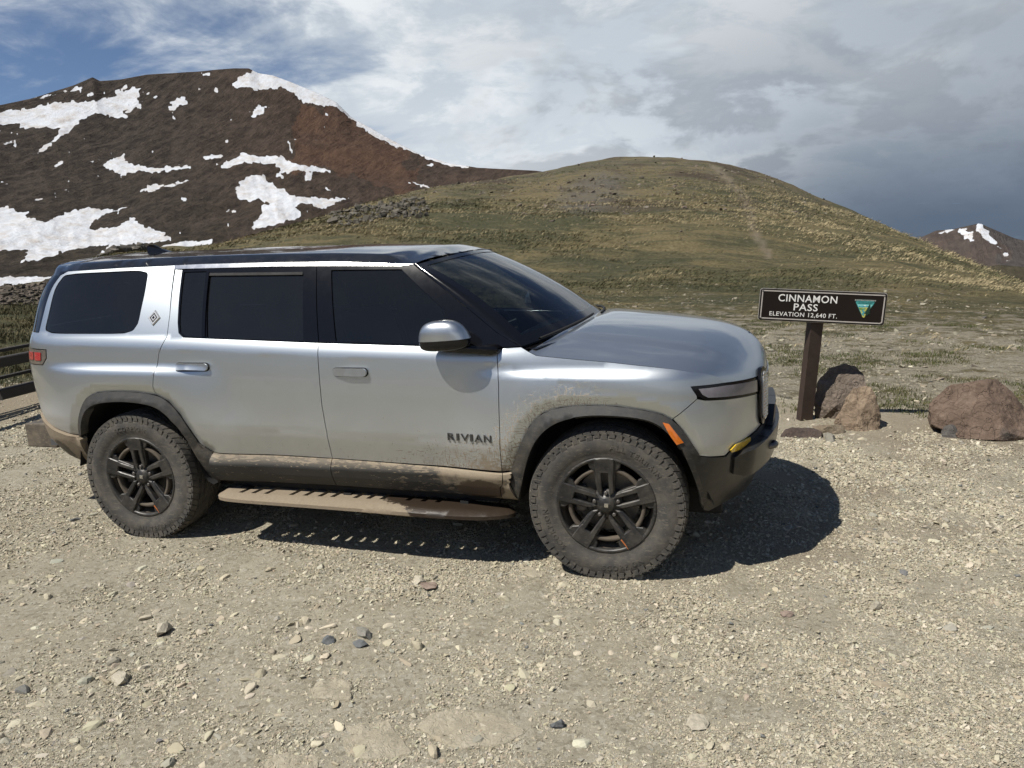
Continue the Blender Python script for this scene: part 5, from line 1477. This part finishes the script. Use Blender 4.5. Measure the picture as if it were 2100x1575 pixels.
b6 = setdown(boulder('stone', [(-.09, -.07, -.03), (.09, -.06, -.03), (.10, .07, .04), (-.08, .08, .05), (.0, -.03, .10), (.05, .05, .11), (-.06, 0, .09)], rock_mat('dark_grey_stone', (.07, .065, .06), (.12, .11, .10), (.19, .175, .155), 12.), 3, .008, 16), 2.40, 2.30, .0)
tag(b6, 'small dark grey stone wedged under the left end of the large reddish boulder', 'stone')

# ---- loose stones of the forecourt that stand out singly
def stone_pts(rng, lx, ly, lz, n=12):
    P_ = rng.normal(size=(n, 3)); P_ /= np.linalg.norm(P_, axis=1)[:, None]; P_ *= rng.uniform(.78, 1.08, (n, 1)); return P_ * [lx, ly, lz]
SM = {'tan': rock_mat('tan_stone', (.28, .25, .19), (.38, .345, .27), (.47, .435, .355), 22., bump=.3), 'blue': rock_mat('blue_grey_stone', (.065, .070, .073), (.115, .122, .124), (.185, .19, .188), 25., bump=.3),
      'pink': rock_mat('pinkish_stone', (.16, .12, .095), (.24, .185, .15), (.31, .25, .205), 22., bump=.3), 'grey': rock_mat('grey_stone', (.14, .135, .115), (.215, .205, .175), (.30, .285, .24), 22., bump=.3)}
def px_ground(px, py, z=0.):
    d = fw + rt2 * ((px - 1050) / 1577.06) - up2 * ((py - 787.5) / 1577.06); t_ = (z - OZ) / d.z
    return OX + d.x * t_, OY + d.y * t_
STONES = [((1.128, -1.9), 0, 0, 0, 0, '', '')]
STONES = [  # x, y, half sizes, kind, label
 (.662, -2.552, .042, .030, .024, 'blue', 'dark blue-grey angular stone in the gravel right of the photo centre bottom'),
 (1.022, -2.482, .042, .030, .026, 'pink', 'pinkish brown stone beside a dark pebble near the bottom edge below the front wheel'),
 (-.925, -1.30, .055, .050, .020, 'pink', 'flat pinkish stone leaning on a pale one in the gravel left of centre'),
 (-.995, -1.25, .040, .034, .026, 'tan', 'pale rounded stone touching the flat pinkish stone left of centre'),
 (-1.02, -1.84, .070, .030, .022, 'grey', 'long grey-green stone, upper one of the cluster in the left foreground gravel'),
 (-1.16, -1.93, .055, .028, .020, 'blue', 'blue-grey wedge stone at the left end of the foreground cluster'),
 (-.99, -1.93, .045, .026, .016, 'blue', 'flat blue-grey stone below the long stone of the foreground cluster'),
 (-2.04, -2.02, .055, .040, .034, 'tan', 'rounded pale stone near the left edge of the foreground'),
 (-1.92, -2.42, .075, .034, .022, 'tan', 'long pale slab stone at the far left foreground'),
 (.56, -2.15, .060, .040, .014, 'tan', 'flat pale stone set in the gravel below the front wheel'),
 (.035, -2.26, .028, .024, .022, 'blue', 'small blue-grey stone left of the flat pale one in the near gravel'),
 (1.335, -1.04, .028, .026, .030, 'tan', 'upright pale stone right beside the edge of the vehicle shadow'),
 (.92, -1.20, .032, .022, .018, 'pink', 'small pinkish stone just outside the front edge of the vehicle shadow'),
 (1.76, -2.28, .040, .030, .026, 'tan', 'rounded pale stone near the right edge of the foreground'),
]
for k, (x, y, a, b_, c_, kind, lab) in enumerate(STONES):
    rg2 = np.random.default_rng(100 + k); th = rg2.uniform(0, 3.1)
    P_ = stone_pts(rg2, a * 1.15, b_ * 1.15, c_ * 1.2, 14); P_ = np.column_stack([P_[:, 0] * math.cos(th) - P_[:, 1] * math.sin(th), P_[:, 0] * math.sin(th) + P_[:, 1] * math.cos(th), P_[:, 2]])
    o = boulder('stone', [tuple(p) for p in P_], SM[kind], 2, a * .06, k, 0)
    setdown(o, x, y, c_ * .45); tag(o, lab, 'stone', 'loose stones on the gravel forecourt')
# ---- embedded bedrock slabs worn flush by tyres
SLABM = rock_mat('worn_pale_bedrock', (.25, .22, .16), (.33, .295, .22), (.42, .38, .30), 7., bump=.6)
for k, (x, y, a, b_, lab) in enumerate([(-.62, -2.50, .20, .13, 'broad worn bedrock slab flush with the gravel in the left foreground'), (-.30, -2.36, .24, .15, 'broad worn bedrock slab flush with the gravel at bottom centre'),
                                       (-.95, -2.28, .13, .09, 'small worn bedrock slab above the broad left foreground slab'), (-.85, -2.75, .17, .12, 'worn bedrock slab at the bottom edge left of centre'), (-.42, -.98, .10, .07, 'pale worn slab in the gravel between the wheels'), (-.03, -2.62, .15, .12, 'worn bedrock slab at the bottom edge right of the broad centre slab')]):
    rg2 = np.random.default_rng(300 + k); n = 16
    an = np.sort(rg2.uniform(0, 2 * math.pi, n)); rd_ = rg2.uniform(.7, 1.1, n)
    pts = []
    for a_, r_ in zip(an, rd_):
        pts.append((math.cos(a_) * a * r_, math.sin(a_) * b_ * r_, -.03)); pts.append((math.cos(a_) * a * r_ * .86, math.sin(a_) * b_ * r_ * .86, rg2.uniform(.004, .014)))
    o = boulder('bedrock_slab', pts, SLABM, 3, .008, 40 + k, 1); setdown(o, x, y, -.004); o.rotation_euler.z = rg2.uniform(-.4, .4)
    tag(o, lab, 'rock slab', 'bedrock slabs in the forecourt')

# ---- gravel: tens of thousands of loose chips, one mass
def convex_stone(rng, n=9, worn=False):
    bm = bmesh.new(); P_ = rng.uniform(-1, 1, (n + 2, 3)); P_ /= np.abs(P_).max(1)[:, None]**.75; P_ *= rng.uniform(.75, 1.05, (n + 2, 1))
    for p in P_: bm.verts.new(p)
    bmesh.ops.convex_hull(bm, input=bm.verts); bmesh.ops.delete(bm, geom=[v for v in bm.verts if not v.link_faces], context='VERTS')
    bmesh.ops.triangulate(bm, faces=bm.faces)
    if worn:                                            # knocked-off corners
        bmesh.ops.subdivide_edges(bm, edges=bm.edges[:], cuts=1, use_grid_fill=True); bmesh.ops.triangulate(bm, faces=[f for f in bm.faces if len(f.verts) > 3])
        bmesh.ops.smooth_vert(bm, verts=bm.verts, factor=.55, use_axis_x=True, use_axis_y=True, use_axis_z=True)
        for v in bm.verts: v.co *= 1.15 * rng.uniform(.93, 1.07)
    bmesh.ops.recalc_face_normals(bm, faces=bm.faces)
    bm.verts.index_update(); V = np.array([v.co[:] for v in bm.verts]); F = np.array([[v.index for v in f.verts] for f in bm.faces]); bm.free()
    return V, F
def scatter(name, X, Y, Z, size, flat, cols, mat, protos, rng, tilt=.35):
    VV, FF, CC = [], [], []; base = 0
    pid = rng.integers(0, len(protos), len(X))
    for k, (V, F) in enumerate(protos):
        i = np.where(pid == k)[0]
        if not len(i): continue
        n = len(i)
        el = rng.uniform(.65, 1.25, (n, 1)); sc3 = np.concatenate([size[i, None] * el, size[i, None] / el, size[i, None] * flat[i, None]], 1)
        W = V[None] * sc3[:, None, :]
        a = rng.normal(0, tilt, n); ca, sa = np.cos(a)[:, None], np.sin(a)[:, None]
        W = np.stack([W[..., 0], W[..., 1] * ca - W[..., 2] * sa, W[..., 1] * sa + W[..., 2] * ca], -1)
        a = rng.uniform(0, 2 * math.pi, n); ca, sa = np.cos(a)[:, None], np.sin(a)[:, None]
        W = np.stack([W[..., 0] * ca - W[..., 1] * sa, W[..., 0] * sa + W[..., 1] * ca, W[..., 2]], -1)
        W = W + np.stack([X[i], Y[i], Z[i] + size[i] * flat[i] * rng.uniform(-.6, .3, n)], -1)[:, None, :]
        m_ = V.shape[0]
        FF.append((F[None] + (base + np.arange(n) * m_)[:, None, None]).reshape(-1, 3)); VV.append(W.reshape(-1, 3)); CC.append(np.repeat(cols[i], m_, 0)); base += n * m_
    o = mk(name, np.concatenate(VV), np.concatenate(FF), mat)
    at_ = o.data.color_attributes.new('tint', 'FLOAT_COLOR', 'POINT'); c4 = np.ones((base, 4), np.float32); c4[:, :3] = np.concatenate(CC); at_.data.foreach_set('color', c4.ravel())
    return o
def tint_mat(name, rough=.92, bumps=True, sss=False):
    m, t, b, oc = new_mat(name)
    c = t.attr('tint', 'Color'); n = t.noise(oc, 90., 4, .7)
    t.set(b.inputs['Base Color'], t.mix(t.mapr(n, .3, .75, 0, .5), c, t.mix(.5, c, (.375, .335, .245))))
    b.inputs['Roughness'].default_value = rough; b.inputs['Specular IOR Level'].default_value = .25
    if bumps: t.set(b.inputs['Normal'], t.bump(n, .4, .004))
    return m
def stone_cols(n, rng):
    base = np.array([(.375, .338, .25), (.43, .392, .30), (.31, .274, .197), (.26, .249, .207), (.355, .297, .22), (.475, .436, .342), (.125, .13, .13)])
    p = np.array([.33, .22, .20, .11, .07, .06, .01]); k = rng.choice(len(base), n, p=p)
    return np.clip(base[k] * rng.uniform(.82, 1.15, (n, 1)) * (1 + rng.normal(0, .02, (n, 3))), .02, .6)
rng = np.random.default_rng(5)
protos = [convex_stone(rng, rng.integers(9, 13)) for _ in range(16)]
def polar_pts(n, a0, a1, r0, r1, pw, rng):
    A = rng.uniform(a0, a1, n); q = rng.uniform(0, 1, n); R = (r0**pw + q * (r1**pw - r0**pw))**(1 / pw)
    return OX + np.sin(A) * R, OY + np.cos(A) * R, A, R
N1 = 80000
X, Y, A, R = polar_pts(N1, -1.3, .75, 1.3, 14.5, .7, rng)
dens = fbm(X * .9, Y * .9, 4, 71) + .35 * fbm(X * 3., Y * 3., 3, 72)
er = np.interp(A, [-1.6, -1.0, -.85, -.6, -.2, .05, .2, .3, .5, 1.2], [16, 15, 13.5, 12, 10.2, 8.6, 7.9, 8.2, 8.4, 9])
keep = (rng.uniform(0, 1, N1) < np.clip(.62 + 1.3 * dens, .12, 1)) & (R < er + rng.uniform(-2, 5, N1))
# packed wheel track on the right carries fewer chips
keep &= ~((np.abs((X - .9) * .25 + (Y + 1.45)) < .5) & (X > .0) & (rng.uniform(0, 1, N1) < .6))
X, Y, A, R = X[keep], Y[keep], A[keep], R[keep]
size = np.maximum(.0040 * np.exp(rng.exponential(.50, len(X))), R * .0008); size = np.minimum(size, .036)
gmat = tint_mat('gravel_chips'); big = size > .016
gravel = scatter('gravel', X[~big], Y[~big], ground_at(X, Y)[~big], size[~big], rng.uniform(.32, .72, (~big).sum()), stone_cols((~big).sum(), rng), gmat, protos, rng, .22)
cobp = [convex_stone(rng, rng.integers(7, 11), True) for _ in range(18)]
cob = scatter('cobbles', X[big], Y[big], ground_at(X, Y)[big], size[big], rng.uniform(.35, .75, big.sum()), stone_cols(big.sum(), rng), gmat, cobp, rng, .25)
tag(cob, 'scattered larger pale stones half sunk in the gravel', 'gravel', kind='stuff')
# finer grit between the stones: patches of small chips laid over the ground
prot2 = [convex_stone(rng, 5) for _ in range(14)]
gcol = bpy.data.collections.new('grit_patches')
for q in range(12):
    n = 420
    rr_ = .17 * np.sqrt(-np.log(1 - rng.uniform(0, .985, n))) * .62; aa_ = rng.uniform(0, 2 * math.pi, n)
    sz = np.clip(.0024 * np.exp(rng.exponential(.50, n)), .002, .013)
    o = scatter('grit_patch', np.cos(aa_) * rr_, np.sin(aa_) * rr_, np.zeros(n), sz, rng.uniform(.4, .85, n), stone_cols(n, rng), gravel.data.materials[0], prot2, rng)
    COL.objects.unlink(o); gcol.objects.link(o)
X, Y, A, R = polar_pts(4000, -1.25, .62, 1.35, 13.5, .30, rng)
dens = fbm(X * .8, Y * .8, 4, 171) + .5 * fbm(X * 2.6, Y * 2.6, 3, 172)
er = np.interp(A, [-1.6, -1.0, -.85, -.6, -.2, .05, .2, .3, .5, 1.2], [15, 14, 12.5, 11, 9.4, 7.6, 7.1, 7.4, 7.6, 8])
keep = (R < er + rng.normal(0, .5, len(R))) & (rng.uniform(0, 1, len(X)) < np.clip(.56 + 1.5 * dens - .3 * smooth01(.2, 1.2, X) * smooth01(.6, .0, np.abs((X - .9) * .25 + (Y + 1.45))), .28, 1))
X, Y, A, R = X[keep], Y[keep], A[keep], R[keep]
me = bpy.data.meshes.new('grit'); me.vertices.add(len(X)); me.vertices.foreach_set('co', np.stack([X, Y, ground_at(X, Y) + .001], -1).astype(np.float32).ravel())
e_ = .06; gx_ = (ground_at(X + e_, Y) - ground_at(X - e_, Y)) / (2 * e_); gy_ = (ground_at(X, Y + e_) - ground_at(X, Y - e_)) / (2 * e_)
rot = []
for i in range(len(X)):
    nrm = Vector((-gx_[i], -gy_[i], 1)).normalized(); qn = nrm.to_track_quat('Z', 'Y') @ Matrix.Rotation(rng.uniform(0, 6.28), 3, 'Z').to_quaternion()
    rot.append(tuple(qn.to_euler()))
at_ = me.attributes.new('rot', 'FLOAT_VECTOR', 'POINT'); at_.data.foreach_set('vector', np.array(rot, np.float32).ravel())
at_ = me.attributes.new('scl', 'FLOAT', 'POINT'); at_.data.foreach_set('value', ((.50 + .115 * R) * rng.uniform(.75, 1.25, len(X))).astype(np.float32))
at_ = me.attributes.new('pick', 'INT', 'POINT'); at_.data.foreach_set('value', rng.integers(0, 12, len(X)).astype(np.int32))
grit = bpy.data.objects.new('grit', me); COL.objects.link(grit)
ng = bpy.data.node_groups.new('lay_grit', 'GeometryNodeTree')
ng.interface.new_socket('Geometry', in_out='INPUT', socket_type='NodeSocketGeometry'); ng.interface.new_socket('Geometry', in_out='OUTPUT', socket_type='NodeSocketGeometry')
gi = ng.nodes.new('NodeGroupInput'); go = ng.nodes.new('NodeGroupOutput'); ip = ng.nodes.new('GeometryNodeInstanceOnPoints'); ci = ng.nodes.new('GeometryNodeCollectionInfo')
ci.inputs['Collection'].default_value = gcol; ci.inputs['Separate Children'].default_value = True; ci.inputs['Reset Children'].default_value = True
def nattr(name, typ):
    n_ = ng.nodes.new('GeometryNodeInputNamedAttribute'); n_.data_type = typ; n_.inputs['Name'].default_value = name
    return [s for s in n_.outputs if s.enabled and s.name == 'Attribute'][0]
ng.links.new(gi.outputs[0], ip.inputs['Points']); ng.links.new(ci.outputs[0], ip.inputs['Instance']); ip.inputs['Pick Instance'].default_value = True
ng.links.new(nattr('pick', 'INT'), ip.inputs['Instance Index'])
e2r = ng.nodes.new('FunctionNodeEulerToRotation'); ng.links.new(nattr('rot', 'FLOAT_VECTOR'), e2r.inputs[0]); ng.links.new(e2r.outputs[0], ip.inputs['Rotation'])
ng.links.new(nattr('scl', 'FLOAT'), ip.inputs['Scale']); ng.links.new(ip.outputs[0], go.inputs[0])
md = grit.modifiers.new('grit', 'NODES'); md.node_group = ng
tag(grit, 'fine angular grit packed between the gravel stones', 'gravel', kind='stuff')
tag(gravel, 'pale tan and grey loose gravel chips covering the forecourt', 'gravel', kind='stuff')
# stones strewn over the turf at the foot of the hill and in the scree on the hill
X, Y, A, R = polar_pts(20000, -.5, .75, 8.0, 22, 1.0, rng)
k = rng.uniform(0, 1, len(X)) < np.clip(.5 + 1.6 * fbm(X * .4, Y * .4, 4, 81), .08, 1) * smooth01(24, 14, R); X, Y, A, R = X[k], Y[k], A[k], R[k]
size = np.clip(.011 * np.exp(rng.exponential(.50, len(X))), .010, .055)
cols = stone_cols(len(X), rng) * .60
fs = scatter('field_stones', X, Y, ground_at(X, Y), size, rng.uniform(.35, .7, len(X)), cols, gravel.data.materials[0], protos, rng)
tag(fs, 'pale field stones strewn through the thin turf at the foot of the hill', 'stones', kind='stuff')
X, Y, A, R = polar_pts(15000, -.78, .30, 30, 100, 1.6, rng)
te = (ground_at(X, Y) - OZ) / R
k = inside(SCREE, A + .02 * rng.normal(size=len(A)), te + .012 * rng.normal(size=len(A))) | (rng.uniform(0, 1, len(A)) < .42 * np.clip(.3 + 2.2 * fbm(X * .06, Y * .06, 4, 88), 0, 1) * smooth01(-.02, .03, te)); X, Y, A, R = X[k], Y[k], A[k], R[k]
cols = np.array([(.075, .062, .050)]) * rng.uniform(.6, 2.0, (len(X), 1)) * (1 + rng.normal(0, .04, (len(X), 3)))
hs_ = scatter('hillside_stones', X, Y, ground_at(X, Y), np.clip(.045 * np.exp(rng.exponential(.5, len(X))), .04, .22), rng.uniform(.4, .8, len(X)), cols, gravel.data.materials[0], protos, rng)
tag(hs_, 'brown and grey stones scattered over the upper slope of the grassy hill', 'stones', kind='stuff')
# rock pile beyond the fence on the left, rocks on the hill crest behind the roof
X, Y, A, R = polar_pts(3000, -1.02, -.78, 24, 30, 1., rng)
hgt = .10 * smooth01(24, 27, R) * smooth01(30.5, 28, R) * smooth01(-.70, -.80, A) * rng.uniform(0, 1, len(X))
cols = np.array([(.045, .036, .030)]) * rng.uniform(.5, 1.9, (len(X), 1))
rp = scatter('rock_pile', X, Y, ground_at(X, Y) + hgt, np.clip(.05 * np.exp(rng.exponential(.4, len(X))), .04, .17), rng.uniform(.5, .9, len(X)), cols, gravel.data.materials[0], protos, rng)
tag(rp, 'long pile of dark broken rocks beyond the fence at the left edge', 'rocks', kind='stuff')
X, Y, A, R = polar_pts(330, -.785, -.735, 37, 40, 1., rng); cols = np.array([(.06, .055, .05)]) * rng.uniform(.5, 1.8, (len(X), 1))
rp = scatter('crest_rocks', X, Y, ground_at(X, Y) + .1, np.clip(.09 * np.exp(rng.exponential(.4, len(X))), .06, .3), rng.uniform(.5, .9, len(X)), cols, gravel.data.materials[0], protos, rng)
tag(rp, 'dark rocks on the skyline beside the roof antenna', 'rocks', kind='stuff')
X, Y, A, R = polar_pts(420, -.52, -.40, 40, 58, 1., rng); te = (ground_at(X, Y) - OZ) / R
cols = np.array([(.06, .055, .048)]) * rng.uniform(.5, 1.8, (len(X), 1))
rp = scatter('outcrop_rocks', X, Y, ground_at(X, Y) + .1, np.clip(.07 * np.exp(rng.exponential(.4, len(X))), .05, .3), rng.uniform(.5, .9, len(X)), cols, gravel.data.materials[0], protos, rng)
tag(rp, 'dark rocky outcrop along the left shoulder of the grassy hill', 'rocks', kind='stuff')

# ================================================================== GRASS
def blades(X, Y, Z, h, w, cols, nb, spread, wind, rng, name, mat):
    n = len(X); k = n * nb
    bx = np.repeat(X, nb) + rng.normal(0, 1, k) * np.repeat(spread, nb); by = np.repeat(Y, nb) + rng.normal(0, 1, k) * np.repeat(spread, nb)
    bz = np.repeat(Z, nb); hh = np.repeat(h, nb) * rng.uniform(.55, 1.15, k); ww = np.repeat(w, nb) * rng.uniform(.6, 1.2, k)
    a = rng.uniform(0, 2 * math.pi, k); lx = wind[0] * hh + rng.normal(0, .35, k) * hh; ly = wind[1] * hh + rng.normal(0, .35, k) * hh
    dx, dy = np.cos(a) * ww / 2, np.sin(a) * ww / 2
    V = np.stack([np.stack([bx - dx, by - dy, bz - .01], -1), np.stack([bx + dx, by + dy, bz - .01], -1),
                  np.stack([bx + lx * .4 + dx * .7, by + ly * .4 + dy * .7, bz + hh * .62], -1), np.stack([bx + lx * .4 - dx * .7, by + ly * .4 - dy * .7, bz + hh * .62], -1),
                  np.stack([bx + lx, by + ly, bz + hh * .92], -1)], 1).reshape(-1, 3)
    b = np.arange(k) * 5
    F = np.concatenate([np.stack([b, b + 1, b + 2], -1), np.stack([b, b + 2, b + 3], -1), np.stack([b + 3, b + 2, b + 4], -1)])
    o = mk(name, V, F, mat)
    c4 = np.ones((k * 5, 4), np.float32); c = np.repeat(cols, nb, 0) * rng.uniform(.75, 1.25, (k, 1)); c4[:, :3] = np.repeat(c, 5, 0)
    at_ = o.data.color_attributes.new('tint', 'FLOAT_COLOR', 'POINT'); at_.data.foreach_set('color', c4.ravel())
    return o
def grass_mat():
    m, t, b, oc = new_mat('alpine_grass_blades')
    c = t.attr('tint', 'Color')
    n = t.noise(oc, 3., 4, .6)
    t.set(b.inputs['Base Color'], t.mix(t.mapr(n, .3, .7, 0, .3), c, (.13, .11, .055)))
    b.inputs['Roughness'].default_value = .75; b.inputs['Specular IOR Level'].default_value = .25
    b.inputs['Transmission Weight'].default_value = 0
    return m
GM = grass_mat()
N = 46000
X, Y, A, R = polar_pts(N, -.80, .48, 10.5, 72, .95, rng)
te = (ground_at(X, Y) - OZ) / R
dens = fbm(X * .16, Y * .30, 4, 101) + .35 * fbm(X * .9, Y * .9, 3, 102)
keep = rng.uniform(0, 1, N) < np.clip(.42 + 1.8 * dens, .04, 1) * smooth01(10.5, 16, R - 2.5 * smooth01(.0, -.3, A)) * smooth01(.085, .02, te)
X, Y, A, R = X[keep], Y[keep], A[keep], R[keep]
gmix = smooth01(-.12, .22, fbm(X * .12 + 7, Y * .25, 4, 103) + .15 * rng.normal(size=len(X)))[:, None]
cols = (np.array([(.33, .275, .160)]) * (1 - gmix) + np.array([(.072, .074, .034)]) * gmix) * rng.uniform(.65, 1.25, (len(X), 1))
hh = rng.uniform(.03, .085, len(X)) * np.clip(R / 22, .75, 1.35)
hg = blades(X, Y, ground_at(X, Y), hh, np.clip(R * .0011, .012, .05), cols, 7, np.clip(R * .0045, .06, .22), (1.7, -.15), rng, 'hill_grass', GM)
tag(hg, 'wind-bent straw coloured and olive grass covering the hill', 'grass', kind='stuff')
# thin turf and green cushions at the edge of the gravel
X, Y, A, R = polar_pts(11000, -.62, .62, 7.4, 15, 1., rng)
er = np.interp(A, [-1.6, -1.0, -.85, -.6, -.2, .05, .2, .3, .5, 1.2], [16, 15, 13.5, 12, 10.0, 8.3, 7.7, 8.0, 8.2, 9])
pat = fbm(X * 1.0, Y * 1.7, 4, 111)
keep = (pat > .06) & (R > er + rng.normal(0, .5, len(R))) & (rng.uniform(0, 1, len(X)) < .85)
X, Y, A, R = X[keep], Y[keep], A[keep], R[keep]
cols = np.array([(.048, .066, .022)]) * rng.uniform(.55, 1.5, (len(X), 1)) + np.array([(.05, .03, .01)]) * rng.uniform(0, 1, (len(X), 1))
tg = blades(X, Y, ground_at(X, Y), rng.uniform(.018, .05, len(X)), np.full(len(X), .008), cols, 16, np.full(len(X), .055), (.2, 0), rng, 'turf_grass', GM)
tag(tg, 'low green grass cushions at the edge of the gravel around the boulders', 'grass', kind='stuff')
# roadside turf on the left beyond the fence
X, Y, A, R = polar_pts(9000, -1.05, -.6, 13, 30, 1., rng)
keep = (fbm(X * .5, Y * .8, 4, 121) > -.12) & (R > 13 + rng.normal(0, 1, len(R))); X, Y, A, R = X[keep], Y[keep], A[keep], R[keep]
gmix = rng.uniform(0, 1, (len(X), 1)); cols = (np.array([(.17, .14, .075)]) * (1 - gmix) + np.array([(.055, .060, .026)]) * gmix) * rng.uniform(.6, 1.2, (len(X), 1))
rgx = blades(X, Y, ground_at(X, Y), rng.uniform(.05, .13, len(X)), np.full(len(X), .016), cols, 8, np.full(len(X), .09), (.5, 0), rng, 'verge_grass', GM)
tag(rgx, 'brown and green verge grass beyond the fence on the left', 'grass', kind='stuff')

# ================================================================== FENCE
WOOD = mat_plain('weathered_dark_timber', (.030, .026, .022), .8, var=.6, scale=12., bump=.6)
TOPW = mat_plain('grey_weathered_rail', (.075, .068, .058), .85, var=.5, scale=14., bump=.5)
fence = empty('timber_fence', (-7.75, 3.0, float(ground_at(-7.75, 3.0))))
tag(fence, 'dark timber rail fence behind the rear of the vehicle at the left edge', 'fence')
def beam(name, a, b_, w, h, mat, parent, seg=6, seed=0):
    bm = bmesh.new(); a, b_ = Vector(a), Vector(b_); d = (b_ - a).normalized(); sd = d.cross(Vector((0, 0, 1))).normalized(); upv = sd.cross(d)
    rd_ = random.Random(seed); rings = []
    for i in range(seg + 1):
        c = a.lerp(b_, i / seg) + Vector((0, 0, rd_.uniform(-.006, .006))); k = rd_.uniform(.94, 1.06)
        rings.append([bm.verts.new(c + sd * (w / 2 * k * x_) + upv * (h / 2 * k * z_)) for x_, z_ in ((-1, -.8), (-.8, -1), (.8, -1), (1, -.8), (1, .8), (.8, 1), (-.8, 1), (-1, .8))])
    for r0, r1 in zip(rings[:-1], rings[1:]):
        for k in range(8): bm.faces.new((r0[k], r0[(k + 1) % 8], r1[(k + 1) % 8], r1[k]))
    bm.faces.new(rings[0][::-1]); bm.faces.new(rings[-1])
    return from_bm(name, bm, mat, parent)
fb = Vector((-7.75, 3.0, float(ground_at(-7.75, 3.0))))
for k, (z_, w_, h_, dx_, m_) in enumerate(((.305, .10, .12, .22, WOOD), (.655, .10, .12, .22, WOOD), (.40, .06, .04, -.25, WOOD), (.725, .06, .04, -.25, WOOD), (.20, .05, .035, -.25, WOOD), (.54, .05, .035, -.25, WOOD))):
    y0_ = -1.35 if k % 2 == 0 else -1.6
    beam('rail', (dx_ + .06, y0_ if k == 0 else -2.6, z_), (dx_ - .35, 6., z_ + .03), w_, h_, m_, fence, 6, k)
for yv in (-2.2, .35, 3.0, 5.6):
    beam('post', (-.02 - yv * .04, yv, -.2), (-.02 - yv * .04, yv + .02, .80 if yv > -2 else .78), .13, .13, WOOD, fence, 4, int(yv * 10))
